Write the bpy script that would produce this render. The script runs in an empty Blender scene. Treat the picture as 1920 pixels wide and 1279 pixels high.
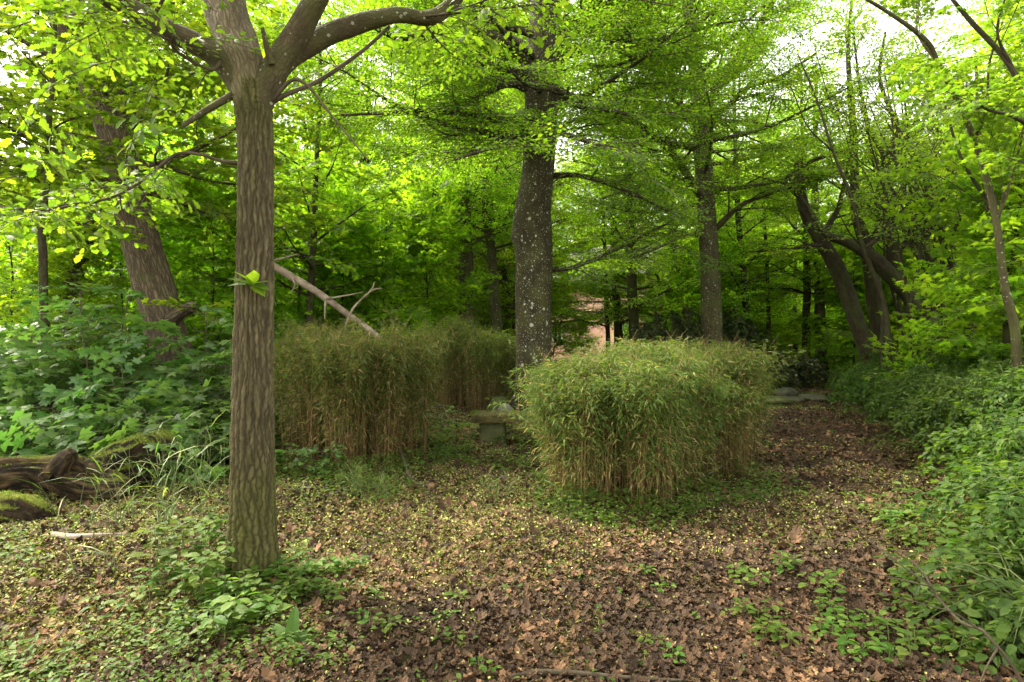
import bpy, math, random
import numpy as np
from math import radians, sin, cos, pi

# ------------------------------------------------------------------ camera, sky, sun, exposure
scene = bpy.context.scene
C = scene.collection
F_PX, CX, CY, CAM_H = 1067.0, 960.0, 639.5, 1.5
cam_data = bpy.data.cameras.new('camera')
cam_data.sensor_width = 36.0
cam_data.lens = 36.0 * F_PX / 1920.0
cam_data.clip_start = 0.05
cam_data.clip_end = 2000.0
cam = bpy.data.objects.new('camera', cam_data)
cam.location = (0, 0, CAM_H)
cam.rotation_euler = (radians(90), 0, 0)
C.objects.link(cam)
scene.camera = cam

SUN_DIR = np.array([-0.62, 0.38, 0.90])          # towards the sun: high, from the left
SUN_DIR = SUN_DIR / np.linalg.norm(SUN_DIR)
SUN_EL = math.asin(SUN_DIR[2])
SUN_AZ = math.atan2(SUN_DIR[0], SUN_DIR[1])
world = bpy.data.worlds.new('World')
scene.world = world
world.use_nodes = True
wn = world.node_tree.nodes
wl = world.node_tree.links
wn.clear()
wo = wn.new('ShaderNodeOutputWorld')
wb = wn.new('ShaderNodeBackground')
sky = wn.new('ShaderNodeTexSky')
sky.sky_type = 'NISHITA'
sky.sun_disc = False
sky.sun_elevation = SUN_EL
sky.sun_rotation = SUN_AZ
sky.air_density = 1.0
sky.dust_density = 1.5
sky.ozone_density = 1.5
wb.inputs['Strength'].default_value = 0.15
veil = wn.new('ShaderNodeMix'); veil.data_type = 'RGBA'        # thin high cloud whitens the blue
bw = wn.new('ShaderNodeRGBToBW'); wl.new(sky.outputs[0], bw.inputs[0])
warm = wn.new('ShaderNodeMix'); warm.data_type = 'RGBA'; warm.blend_type = 'MULTIPLY'
warm.inputs[0].default_value = 1.0; wl.new(bw.outputs[0], warm.inputs[6]); warm.inputs[7].default_value = (1.13, 1.0, 0.70, 1)
veil.inputs[0].default_value = 0.72
wl.new(sky.outputs[0], veil.inputs[6]); wl.new(warm.outputs[2], veil.inputs[7])
wl.new(veil.outputs[2], wb.inputs['Color'])
wl.new(wb.outputs[0], wo.inputs['Surface'])

sun_data = bpy.data.lights.new('sun', 'SUN')
sun_data.energy = 1.5
sun_data.angle = radians(11.0)
sun_data.color = (1.0, 0.92, 0.76)
sun = bpy.data.objects.new('sun', sun_data)
from mathutils import Vector, Matrix
sun.rotation_euler = Vector(SUN_DIR.tolist()).to_track_quat('Z', 'Y').to_euler()
sun.location = (-20, 5, 40)
C.objects.link(sun)

scene.view_settings.view_transform = 'Standard'
scene.view_settings.look = 'None'
scene.view_settings.gamma = 1.0
scene.view_settings.exposure = 3.2
cy = scene.cycles
cy.use_denoising = True
cy.max_bounces = 7
cy.diffuse_bounces = 4
cy.transmission_bounces = 6
cy.glossy_bounces = 2
cy.transparent_max_bounces = 4
cy.sample_clamp_indirect = 6.0
cy.use_adaptive_sampling = True
cy.adaptive_threshold = 0.02

# ------------------------------------------------------------------ helpers
def P(px, py, Y):
    return np.array([(px - CX) / F_PX * Y, Y, CAM_H + (CY - py) / F_PX * Y])

def gz(x, y):
    x = np.asarray(x, float); y = np.asarray(y, float)
    r = np.clip((np.hypot(x, y)) / 30.0, 0, 1)
    z = (0.030 * np.sin(0.9 * x + 1.3) * np.cos(0.7 * y + 0.4) + 0.018 * np.sin(2.3 * x - 1.1 * y)
         + 0.012 * np.sin(4.1 * y + 1.7 * x + 2.0) + 0.006 * np.sin(9 * x + 3 * y) * np.sin(8 * y - 2 * x))
    z = z * (1 + 2.0 * r)
    z = z + 0.05 * np.exp(-(((x + 1.6) / 0.55) ** 2 + ((y - 3.6) / 0.5) ** 2))        # oak's root mound
    z = z + 0.25 * np.clip((x - 0.42 * y - 1.9) / 3.0, 0, 1) * np.clip((y - 2) / 4, 0, 1) * np.exp(-y / 30)   # bank on the right
    return z

def nrm(a):
    return a / np.maximum(np.linalg.norm(a, axis=-1, keepdims=True), 1e-9)

def basis(fwd, up):
    y = nrm(fwd)
    x = np.cross(y, up)
    bad = np.linalg.norm(x, axis=-1) < 1e-4
    if np.any(bad):
        x[bad] = np.cross(y[bad], np.array([1.0, 0.2, 0.1]))
    x = nrm(x)
    z = np.cross(x, y)
    return np.stack([x, y, z], axis=-1)

def catmull(pts, n):
    pts = np.asarray(pts, float)
    if len(pts) == 2:
        t = np.linspace(0, 1, n)[:, None]
        return pts[0] * (1 - t) + pts[1] * t
    p = np.vstack([2 * pts[0] - pts[1], pts, 2 * pts[-1] - pts[-2]])
    u = np.linspace(0, len(pts) - 1, n)
    i = np.minimum(u.astype(int), len(pts) - 2)
    t = (u - i)[:, None]
    a, b, c, d = p[i], p[i + 1], p[i + 2], p[i + 3]
    return 0.5 * (2 * b + (c - a) * t + (2 * a - 5 * b + 4 * c - d) * t ** 2 + (3 * b - a - 3 * c + d) * t ** 3)

class Geo:
    """Collects vertices and faces; build() links them as ONE mesh object."""
    def __init__(self):
        self.v, self.b, self.f, self.r, self.m, self.s, self.n = [], [], [], [], [], [], 0
    def add(self, v, faces, rnd=None, mat=0, smooth=False, bark=None):
        v = np.asarray(v, np.float32).reshape(-1, 3)
        self.v.append(v)
        self.b.append(np.zeros_like(v) if bark is None else np.asarray(bark, np.float32))
        for k, f in enumerate(faces):
            f = np.asarray(f, np.int64)
            self.f.append(f + self.n)
            if rnd is None: q = np.full(len(f), 0.5, np.float32)
            elif np.isscalar(rnd): q = np.full(len(f), rnd, np.float32)
            else: q = np.asarray(rnd[k], np.float32)
            self.r.append(q)
            self.m.append(np.full(len(f), mat, np.int32))
            self.s.append(np.full(len(f), smooth, bool))
        self.n += len(v)
    def inst(self, tpl, pos, R, s, rng, mat=0, smooth=False, rr=(0, 1), rnd=None):
        n = len(pos)
        if n == 0: return
        tv = tpl['v']; V = len(tv)
        v = np.einsum('nij,vj->nvi', R, tv) * np.asarray(s).reshape(-1, 1, 1) + pos[:, None, :]
        nl = tpl.get('nl', 1)
        q = rng.uniform(rr[0], rr[1], (n, nl)) if rnd is None else np.asarray(rnd).reshape(n, 1).repeat(nl, 1)
        faces, rn = [], []
        off = np.arange(n) * V
        for f, lid in zip(tpl['f'], tpl['lid']):
            faces.append((f[None] + off[:, None, None]).reshape(-1, f.shape[1]))
            rn.append(q[:, lid].reshape(-1))
        self.add(v.reshape(-1, 3), faces, rn, mat, smooth)
    def tube(self, pts, rad, sides=7, n=None, mat=0, rnd=0.5, cap=True, ref=None, disp=None):
        pts = np.asarray(pts, float)
        rad = np.broadcast_to(np.asarray(rad, float), (len(pts),)) if np.ndim(rad) == 0 else np.asarray(rad, float)
        if len(rad) != len(pts): rad = np.interp(np.linspace(0, 1, len(pts)), np.linspace(0, 1, len(rad)), rad)
        n = n or (len(pts) - 1) * 3 + 1
        u = np.linspace(0, len(pts) - 1, n)
        p = catmull(pts, n)
        r = np.interp(u, np.arange(len(pts)), rad)
        tg = nrm(np.gradient(p, axis=0))
        ref = np.array([0.31, 0.95, 0.05]) if ref is None else ref
        if abs(np.mean(tg @ ref)) > 0.8: ref = np.array([0.2, 0.1, 0.97])
        x = nrm(ref - (tg @ ref)[:, None] * tg)
        y = np.cross(tg, x)
        a = np.arange(sides) * 2 * pi / sides
        L = np.concatenate([[0], np.cumsum(np.linalg.norm(np.diff(p, axis=0), axis=1))])
        rr = np.repeat(r[:, None], sides, 1)
        if disp is not None: rr = rr + disp(a[None, :].repeat(n, 0), L[:, None].repeat(sides, 1), rr)
        v = p[:, None] + rr[..., None] * (np.cos(a)[None, :, None] * x[:, None] + np.sin(a)[None, :, None] * y[:, None])
        bark = np.stack([r[:, None] * np.cos(a), r[:, None] * np.sin(a), L[:, None].repeat(sides, 1)], -1)
        i = np.arange(n - 1)[:, None] * sides; j = np.arange(sides)[None]; j2 = (j + 1) % sides
        q = np.stack([i + j, i + j2, i + sides + j2, i + sides + j], -1).reshape(-1, 4)
        self.add(v.reshape(-1, 3), [q], rnd, mat, True, bark.reshape(-1, 3))
        if cap:
            base = self.n - n * sides
            for fc in (np.arange(sides)[::-1], (n - 1) * sides + np.arange(sides)):
                self.f.append((fc + base)[None]); self.r.append(np.full(1, rnd, np.float32))
                self.m.append(np.full(1, mat, np.int32)); self.s.append(np.zeros(1, bool))
        return p
    def mesh(self, name, mats, origin=(0, 0, 0)):
        me = bpy.data.meshes.new(name)
        v = np.concatenate(self.v) - np.asarray(origin, np.float32)
        ls = np.concatenate([np.full(len(f), f.shape[1], np.int64) for f in self.f])
        li = np.concatenate([f.reshape(-1) for f in self.f]).astype(np.int32)
        st = np.concatenate([[0], np.cumsum(ls)[:-1]]).astype(np.int32)
        me.vertices.add(len(v)); me.vertices.foreach_set('co', v.astype(np.float32).ravel())
        me.loops.add(len(li)); me.loops.foreach_set('vertex_index', li)
        me.polygons.add(len(ls)); me.polygons.foreach_set('loop_start', st)
        me.polygons.foreach_set('material_index', np.concatenate(self.m))
        me.polygons.foreach_set('use_smooth', np.concatenate(self.s))
        a = me.attributes.new('rnd', 'FLOAT', 'FACE'); a.data.foreach_set('value', np.concatenate(self.r))
        b = np.concatenate(self.b)
        if np.abs(b).max() > 0:
            a = me.attributes.new('bark', 'FLOAT_VECTOR', 'POINT'); a.data.foreach_set('vector', b.ravel())
        for m in (mats if isinstance(mats, (list, tuple)) else [mats]): me.materials.append(m)
        me.update(calc_edges=True)
        return me
    def build(self, name, mats, parent=None, origin=(0, 0, 0)):
        o = bpy.data.objects.new(name, self.mesh(name, mats, origin))
        C.objects.link(o)
        if parent is not None: o.parent = parent
        return o

def tag(o, label=None, cat=None, group=None, kind=None):
    if label: o['label'] = label
    if cat: o['category'] = cat
    if group: o['group'] = group
    if kind: o['kind'] = kind
    return o

def thing(name, label, cat, loc=(0, 0, 0), group=None, rz=0.0):
    o = bpy.data.objects.new(name, None)
    o.empty_display_size = 0.2
    C.objects.link(o)
    o.location = [float(c) for c in loc]
    o.rotation_euler = (0, 0, rz)
    return tag(o, label, cat, group)

def copy_tree(o, loc, rz, s, label=None, group=None, parent=None):
    c = o.copy(); C.objects.link(c)
    if parent is None:
        c.location = [float(q) for q in loc]; c.rotation_euler = (0, 0, rz); c.scale = (s, s, s)
        if label: c['label'] = label
        if group: c['group'] = group
    else: c.parent = parent
    for ch in list(o.children): copy_tree(ch, None, 0, 1, parent=c)
    return c

# ------------------------------------------------------------------ materials
class NT:
    def __init__(self, name):
        self.m = bpy.data.materials.new(name); self.m.use_nodes = True
        self.t = self.m.node_tree; self.t.nodes.clear()
        self.out = self.n('ShaderNodeOutputMaterial')
    def n(self, kind, **kw):
        x = self.t.nodes.new(kind)
        for k, v in kw.items():
            if k.startswith('_'): setattr(x, k[1:], v)
            else: x.inputs[k.replace('__', ' ')].default_value = v
        return x
    def l(self, a, b): self.t.links.new(a, b)
    def ramp(self, fac, stops, interp='LINEAR'):
        r = self.n('ShaderNodeValToRGB'); e = r.color_ramp.elements; r.color_ramp.interpolation = interp
        while len(e) < len(stops): e.new(0.5)
        for k, (p, c) in enumerate(stops):
            e[k].position = p; e[k].color = (*c, 1) if len(c) == 3 else c
        if fac is not None: self.l(fac, r.inputs[0])
        return r.outputs[0]
    def mix(self, fac, a, b, blend='MIX'):
        x = self.n('ShaderNodeMix', _data_type='RGBA', _blend_type=blend)
        for s, v in ((x.inputs[0], fac), (x.inputs[6], a), (x.inputs[7], b)):
            if hasattr(v, 'links'): self.l(v, s)
            elif isinstance(v, (int, float)): s.default_value = v
            else: s.default_value = (*v, 1)
        return x.outputs[2]
    def attr(self, name): return self.n('ShaderNodeAttribute', _attribute_name=name)
    def noise(self, vec=None, scale=5.0, detail=4.0, rough=0.55):
        x = self.n('ShaderNodeTexNoise', Scale=scale, Detail=detail, Roughness=rough)
        if vec is not None: self.l(vec, x.inputs['Vector'])
        return x.outputs[0]
    def scaled(self, vec, s):
        x = self.n('ShaderNodeMapping'); x.inputs['Scale'].default_value = s
        self.l(vec, x.inputs['Vector']); return x.outputs[0]
    def math(self, op, a, b=0.0, clamp=False):
        x = self.n('ShaderNodeMath', _operation=op, _use_clamp=clamp)
        for s, v in ((x.inputs[0], a), (x.inputs[1], b)):
            if hasattr(v, 'links'): self.l(v, s)
            else: s.default_value = v
        return x.outputs[0]

def leaf_mat(name, stops, trans, fac=0.42, rough=0.45, spec=0.4):
    k = NT(name)
    a = k.attr('rnd').outputs['Fac']
    oi = k.n('ShaderNodeObjectInfo').outputs['Random']
    col = k.ramp(a, stops)
    hsv = k.n('ShaderNodeHueSaturation')
    k.l(k.math('ADD', k.math('MULTIPLY', oi, 0.03), 0.485), hsv.inputs['Hue'])
    k.l(k.math('ADD', k.math('MULTIPLY', oi, 0.3), 0.85), hsv.inputs['Value'])
    k.l(col, hsv.inputs['Color'])
    p = k.n('ShaderNodeBsdfPrincipled', Roughness=rough)
    p.inputs['Specular IOR Level'].default_value = spec
    k.l(hsv.outputs[0], p.inputs['Base Color'])
    t = k.n('ShaderNodeBsdfTranslucent')
    k.l(k.mix(1.0, hsv.outputs[0], trans, 'MULTIPLY'), t.inputs['Color'])
    mx = k.n('ShaderNodeMixShader'); mx.inputs[0].default_value = fac
    k.l(p.outputs[0], mx.inputs[1]); k.l(t.outputs[0], mx.inputs[2])
    k.l(mx.outputs[0], k.out.inputs[0])
    return k.m

def bark_mat(name, lo, hi, scale=40, stretch=0.22, bump=0.02, moss=(0.06, 0.09, 0.015), moss_amt=0.25, moss_low=0.0, lichen=0.0, crack=0.5, lich_col=(0.40, 0.42, 0.34)):
    k = NT(name)
    v = k.attr('bark').outputs['Vector']
    nz = k.noise(k.scaled(v, (1, 1, 0.35)), 14, 5, 0.6)
    nbig = k.noise(v, 2.2, 3, 0.6)
    col = k.ramp(nz, [(0.3, lo), (0.72, hi)])
    vo = k.n('ShaderNodeTexVoronoi', _feature='DISTANCE_TO_EDGE', Scale=scale)
    wv = k.n('ShaderNodeVectorMath', _operation='ADD')
    nv = k.n('ShaderNodeTexNoise', Scale=9.0, Detail=3.0)
    k.l(v, nv.inputs['Vector'])
    sc = k.n('ShaderNodeVectorMath', _operation='SCALE'); sc.inputs['Scale'].default_value = 0.05
    k.l(nv.outputs['Color'], sc.inputs[0])
    k.l(v, wv.inputs[0]); k.l(sc.outputs[0], wv.inputs[1])
    k.l(k.scaled(wv.outputs[0], (1, 1, stretch)), vo.inputs['Vector'])
    edge = k.ramp(vo.outputs['Distance'], [(0.0, (0, 0, 0)), (0.22, (1, 1, 1))])
    if crack > 0: col = k.mix(k.math('MULTIPLY', k.math('SUBTRACT', 1.0, edge), crack), col, tuple(c * 0.35 for c in lo))
    # moss and algae
    ma = k.ramp(nbig, [(0.62 - moss_amt * 0.5, (0, 0, 0)), (0.78 - moss_amt * 0.3, (1, 1, 1))])
    if moss_low > 0:
        sx = k.n('ShaderNodeSeparateXYZ'); k.l(v, sx.inputs[0])
        low = k.math('SUBTRACT', 1.0, k.math('DIVIDE', sx.outputs[2], moss_low), True)
        ma = k.math('MAXIMUM', k.math('MULTIPLY', ma, 0.7), k.math('MULTIPLY', low, k.math('ADD', nz, 0.35), True))
    col = k.mix(k.math('MULTIPLY', ma, 0.75), col, moss)
    if lichen > 0:
        for s, th, seed in ((9.0, 0.30, 0.0), (22.0, 0.32, 3.7), (4.0, 0.20, 9.1), (38.0, 0.34, 5.3)):
            w = k.n('ShaderNodeTexVoronoi', Scale=s)
            ad = k.n('ShaderNodeVectorMath', _operation='ADD'); ad.inputs[1].default_value = (seed, seed * 0.7, seed * 1.3)
            k.l(wv.outputs[0], ad.inputs[0]); k.l(ad.outputs[0], w.inputs['Vector'])
            sp = k.n('ShaderNodeSeparateColor'); k.l(w.outputs['Color'], sp.inputs[0])
            lim = k.math('MULTIPLY', k.math('SUBTRACT', sp.outputs[0], 1.0 - lichen), th / lichen)
            ms = k.math('MULTIPLY', k.math('SUBTRACT', lim, w.outputs['Distance']), 14.0, True)
            ms = k.math('MULTIPLY', ms, k.math('ADD', k.math('MULTIPLY', nz, 1.2), 0.1, True))
            col = k.mix(ms, col, lich_col)
    p = k.n('ShaderNodeBsdfPrincipled', Roughness=0.85)
    p.inputs['Specular IOR Level'].default_value = 0.25
    k.l(col, p.inputs['Base Color'])
    h = k.math('ADD', k.math('MULTIPLY', edge, crack + 0.15), k.math('MULTIPLY', k.noise(v, 60, 4), 0.5))
    b = k.n('ShaderNodeBump', Strength=0.9, Distance=bump)
    k.l(h, b.inputs['Height']); k.l(b.outputs[0], p.inputs['Normal'])
    k.l(p.outputs[0], k.out.inputs[0])
    return k.m

def solid_mat(name, stops, scale=8.0, rough=0.85, bump=0.01, stretch=(1, 1, 1), attr=False, bscale=40):
    k = NT(name)
    tc = k.n('ShaderNodeTexCoord').outputs['Object']
    nz = k.attr('rnd').outputs['Fac'] if attr else k.noise(k.scaled(tc, stretch), scale, 6, 0.6)
    p = k.n('ShaderNodeBsdfPrincipled', Roughness=rough)
    p.inputs['Specular IOR Level'].default_value = 0.25
    k.l(k.ramp(nz, stops), p.inputs['Base Color'])
    if bump > 0:
        b = k.n('ShaderNodeBump', Strength=0.8, Distance=bump)
        k.l(k.noise(k.scaled(tc, stretch), bscale, 6, 0.65), b.inputs['Height']); k.l(b.outputs[0], p.inputs['Normal'])
    k.l(p.outputs[0], k.out.inputs[0])
    return k.m

def ground_mat(name, bare):
    k = NT(name)
    tc = k.n('ShaderNodeTexCoord').outputs['Object']
    n1 = k.noise(tc, 3.0, 6, 0.65); n2 = k.noise(tc, 0.7, 3, 0.5); n3 = k.noise(tc, 30.0, 5, 0.7)
    col = k.ramp(n3, [(0.25, (0.020, 0.013, 0.008)), (0.5, (0.060, 0.040, 0.022)), (0.75, (0.12, 0.085, 0.05))])
    gr = k.ramp(n3, [(0.25, (0.03, 0.045, 0.010)), (0.55, (0.10, 0.12, 0.03)), (0.8, (0.22, 0.21, 0.08))])
    msk = k.ramp(k.math('ADD', k.math('MULTIPLY', n1, 0.6), k.math('MULTIPLY', n2, 0.4)), [(0.47 + bare, (0, 0, 0)), (0.58 + bare, (1, 1, 1))])
    col = k.mix(k.math('MULTIPLY', msk, 0.8), col, gr)
    p = k.n('ShaderNodeBsdfPrincipled', Roughness=0.95)
    p.inputs['Specular IOR Level'].default_value = 0.15
    k.l(col, p.inputs['Base Color'])
    b = k.n('ShaderNodeBump', Strength=1.0, Distance=0.03)
    k.l(k.math('ADD', n3, k.noise(tc, 90, 4, 0.7)), b.inputs['Height']); k.l(b.outputs[0], p.inputs['Normal'])
    k.l(p.outputs[0], k.out.inputs[0])
    return k.m

M = {}
M['beech_leaf'] = leaf_mat('beech leaf', [(0, (0.034, 0.088, 0.008)), (0.5, (0.056, 0.130, 0.010)), (1, (0.090, 0.165, 0.013))], (4.2, 3.6, 1.3), 0.5, 0.5, 0.3)
M['maple_leaf'] = leaf_mat('maple leaf', [(0, (0.048, 0.105, 0.010)), (0.5, (0.076, 0.140, 0.012)), (1, (0.115, 0.175, 0.016))], (3.7, 3.5, 1.4), 0.52, 0.5, 0.3)
M['oak_leaf'] = leaf_mat('oak leaf', [(0, (0.042, 0.098, 0.008)), (0.5, (0.070, 0.140, 0.012)), (1, (0.11, 0.175, 0.016))], (2.9, 2.9, 1.2), 0.5, 0.5, 0.3)
M['sapling_leaf'] = leaf_mat('sapling leaf', [(0, (0.042, 0.092, 0.022)), (0.6, (0.080, 0.145, 0.038)), (1, (0.120, 0.19, 0.055))], (2.6, 2.8, 1.3), 0.42, 0.36, 0.6)
M['bramble_leaf'] = leaf_mat('bramble leaf', [(0, (0.022, 0.050, 0.006)), (0.6, (0.042, 0.086, 0.010)), (1, (0.080, 0.130, 0.018))], (2.6, 2.5, 1.1), 0.4, 0.55, 0.25)
M['herb_leaf'] = leaf_mat('herb leaf', [(0, (0.036, 0.085, 0.010)), (0.6, (0.066, 0.125, 0.014)), (1, (0.12, 0.17, 0.03))], (2.6, 2.5, 1.1), 0.42, 0.55, 0.25)
M['dark_leaf'] = leaf_mat('dark evergreen leaf', [(0, (0.018, 0.032, 0.008)), (0.6, (0.036, 0.058, 0.014)), (0.85, (0.065, 0.078, 0.02)), (1, (0.11, 0.07, 0.03))], (1.6, 1.6, 1.1), 0.25, 0.4, 0.5)
M['bamboo_leaf'] = leaf_mat('bamboo leaf', [(0, (0.040, 0.070, 0.009)), (0.55, (0.076, 0.112, 0.016)), (0.84, (0.135, 0.155, 0.038)), (0.9, (0.22, 0.18, 0.07)), (1, (0.32, 0.25, 0.11))], (2.0, 2.0, 1.2), 0.38, 0.55, 0.25)
M['grass_blade'] = leaf_mat('grass blade', [(0, (0.045, 0.10, 0.016)), (0.7, (0.075, 0.14, 0.024)), (1, (0.2, 0.20, 0.07))], (2.2, 2.2, 1.1), 0.4, 0.5, 0.3)
M['moss_blade'] = leaf_mat('short yellow green grass', [(0, (0.07, 0.095, 0.012)), (0.5, (0.15, 0.165, 0.028)), (1, (0.30, 0.29, 0.08))], (1.8, 1.8, 1.1), 0.35, 0.6, 0.2)
M['wood_leaf'] = leaf_mat('woodland leaf', [(0, (0.052, 0.105, 0.009)), (0.5, (0.080, 0.140, 0.012)), (1, (0.115, 0.175, 0.016))], (5.2, 5.0, 1.6), 0.58, 0.5, 0.3)
M['culm'] = solid_mat('bamboo culm', [(0, (0.055, 0.032, 0.012)), (0.5, (0.125, 0.076, 0.025)), (1, (0.26, 0.17, 0.065))], attr=True, bump=0.0, rough=0.6)
M['stem_green'] = solid_mat('green stem', [(0, (0.06, 0.09, 0.025)), (1, (0.12, 0.14, 0.05))], bump=0.0)
M['oak_bark'] = bark_mat('oak bark', (0.085, 0.064, 0.038), (0.22, 0.175, 0.110), 42, 0.2, 0.012, (0.075, 0.075, 0.018), 0.22, 0.55, 0.0, 0.5)
M['limb_bark'] = bark_mat('oak limb bark', (0.032, 0.024, 0.012), (0.088, 0.069, 0.034), 48, 0.4, 0.006, (0.065, 0.075, 0.018), 0.45, 0, 0.25, 0.35, (0.3, 0.31, 0.24))
M['beech_bark'] = bark_mat('beech bark', (0.020, 0.016, 0.007), (0.044, 0.035, 0.014), 6, 0.6, 0.006, (0.060, 0.062, 0.018), 0.35, 0, 0.75, 0.12)
M['grey_bark'] = bark_mat('grey bark', (0.036, 0.030, 0.014), (0.085, 0.072, 0.036), 20, 0.4, 0.006, (0.07, 0.085, 0.02), 0.3, 0, 0.35, 0.2)
M['rough_bark'] = bark_mat('old maple bark', (0.060, 0.042, 0.025), (0.17, 0.128, 0.082), 22, 0.18, 0.03, (0.06, 0.07, 0.02), 0.15, 0, 0.0, 0.65)
M['dark_bark'] = bark_mat('dark bark', (0.022, 0.017, 0.009), (0.062, 0.050, 0.026), 20, 0.4, 0.01, (0.05, 0.065, 0.015), 0.3, 0, 0.0, 0.4)
M['twig'] = solid_mat('twig bark', [(0.3, (0.035, 0.027, 0.016)), (0.7, (0.09, 0.07, 0.042))], bump=0.0)
M['dead_wood'] = solid_mat('dead wood', [(0.3, (0.10, 0.072, 0.048)), (0.5, (0.20, 0.155, 0.115)), (0.7, (0.30, 0.245, 0.19))], 6, 0.8, 0.004, (1, 1, 1))
M['log_bark'] = None
M['ground'] = ground_mat('forest floor', 0.0)
M['path'] = ground_mat('trodden path', 0.12)
k = NT('leaf litter')
p = k.n('ShaderNodeBsdfPrincipled', Roughness=0.75); p.inputs['Specular IOR Level'].default_value = 0.3
k.l(k.ramp(k.attr('rnd').outputs['Fac'], [(0.0, (0.024, 0.013, 0.006)), (0.28, (0.066, 0.036, 0.016)), (0.50, (0.135, 0.072, 0.033)), (0.68, (0.215, 0.115, 0.056)), (0.77, (0.29, 0.175, 0.085)), (0.82, (0.13, 0.160, 0.030)), (0.90, (0.25, 0.28, 0.060)), (1.0, (0.43, 0.43, 0.14))]), p.inputs['Base Color'])
k.l(p.outputs[0], k.out.inputs[0]); M['litter'] = k.m

def log_mat(name, lo, hi, moss_th):
    k = NT(name)
    v = k.attr('bark').outputs['Vector']
    geo = k.n('ShaderNodeNewGeometry')
    sx = k.n('ShaderNodeSeparateXYZ'); k.l(geo.outputs['Normal'], sx.inputs[0])
    nb = k.noise(v, 4.0, 4, 0.6); nf = k.noise(k.scaled(v, (1, 1, 0.12)), 38, 5, 0.65)
    nw = k.noise(k.scaled(v, (1, 1, 0.25)), 13, 5, 0.7)
    col = k.mix(k.ramp(nw, [(0.40, (1, 1, 1)), (0.56, (0, 0, 0))]), k.ramp(nf, [(0.35, lo), (0.68, hi)]), tuple(c * 0.8 for c in lo))
    # moss settles on upward facing wood
    m = k.math('MULTIPLY', k.math('SUBTRACT', k.math('ADD', sx.outputs[2], k.math('ADD', k.math('MULTIPLY', nb, 0.9), k.math('MULTIPLY', k.math('SUBTRACT', k.noise(v, 26, 5, 0.7), 0.5), 1.3))), moss_th), 3.2, True)
    mc = k.ramp(k.noise(v, 50, 4, 0.7), [(0.3, (0.06, 0.085, 0.008)), (0.7, (0.20, 0.23, 0.022))])
    col = k.mix(m, col, mc)
    p = k.n('ShaderNodeBsdfPrincipled', Roughness=0.9); p.inputs['Specular IOR Level'].default_value = 0.2
    k.l(col, p.inputs['Base Color'])
    b = k.n('ShaderNodeBump', Strength=1.0, Distance=0.03)
    k.l(k.math('ADD', k.math('ADD', nf, nw), k.noise(v, 70, 4, 0.7)), b.inputs['Height']); k.l(b.outputs[0], p.inputs['Normal'])
    k.l(p.outputs[0], k.out.inputs[0])
    return k.m
M['log_wood'] = log_mat('rotting log wood', (0.014, 0.009, 0.004), (0.15, 0.098, 0.045), 1.25)
M['log_moss'] = log_mat('mossy log bark', (0.012, 0.008, 0.004), (0.075, 0.048, 0.026), 0.85)
M['stone'] = solid_mat('grey stone', [(0.3, (0.075, 0.08, 0.055)), (0.55, (0.16, 0.16, 0.125)), (0.8, (0.26, 0.26, 0.22))], 7, 0.85, 0.006)
M['mossy_stone'] = solid_mat('mossy stone', [(0.3, (0.040, 0.055, 0.012)), (0.55, (0.085, 0.092, 0.035)), (0.75, (0.17, 0.165, 0.11))], 5, 0.9, 0.01)
M['bench_stone'] = solid_mat('weathered bench slab', [(0.3, (0.030, 0.036, 0.010)), (0.5, (0.075, 0.066, 0.022)), (0.7, (0.16, 0.105, 0.036))], 8, 0.9, 0.006, (1, 3, 3))

# ------------------------------------------------------------------ leaf shapes and sprays
def tpl(v, faces):
    faces = [np.asarray(f, np.int64) for f in faces]
    return {'v': np.asarray(v, float), 'f': faces, 'lid': [np.zeros(len(f), int) for f in faces], 'nl': 1}

def from_half(half, fold=0.10, droop=0.18):
    """A leaf from its right-hand outline (x, y) points between base and tip, with a raised V fold and a drooping tip."""
    v = []
    n = len(half)
    for x, y in half:
        v += [(0, y, -droop * y * y), (x, y, fold * x * 2 - droop * y * y), (-x, y, fold * x * 2 - droop * y * y)]
    v += [(0, 0, 0), (0, 1, -droop)]
    b, t = 3 * n, 3 * n + 1
    q, tr = [], [(b, 1, 0), (b, 0, 2), (3 * n - 3, 3 * n - 2, t), (3 * n - 1, 3 * n - 3, t)]
    for i in range(n - 1):
        a = 3 * i
        q += [(a, a + 1, a + 4, a + 3), (a + 2, a, a + 3, a + 5)]
    return tpl(v, [np.array(tr)] + ([np.array(q)] if q else []))
OVATE = from_half([(0.24, 0.25), (0.27, 0.58)])
SIMPLE = tpl([(0, 0, 0), (0.29, 0.42, 0.07), (0, 1, -0.12), (-0.29, 0.42, 0.07), (0, 0.45, -0.02)], [np.array([(0, 1, 4), (4, 1, 2), (0, 4, 3), (3, 4, 2)])])
LANCE = tpl([(0, 0, 0), (0.075, 0.35, 0.0), (-0.075, 0.35, 0.0), (0, 1, -0.25)], [np.array([(0, 1, 2)]), ] )
LANCE = tpl([(0, 0, 0), (0.08, 0.35, 0.02), (0, 0.36, -0.03), (-0.08, 0.35, 0.02), (0, 1, -0.3)], [np.array([(0, 1, 2), (0, 2, 3), (2, 1, 4), (3, 2, 4)])])
OAKLEAF = from_half([(0.07, 0.12), (0.17, 0.26), (0.11, 0.36), (0.27, 0.50), (0.17, 0.60), (0.26, 0.76), (0.12, 0.92)], 0.10, 0.2)
def star(out, c):
    v = [(x, y, -0.22 * (x * x + (y - c) ** 2)) for x, y in out] + [(0, c, 0.03)]
    n = len(out)
    return tpl(v, [np.array([(i, (i + 1) % n, n) for i in range(n)])])
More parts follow.
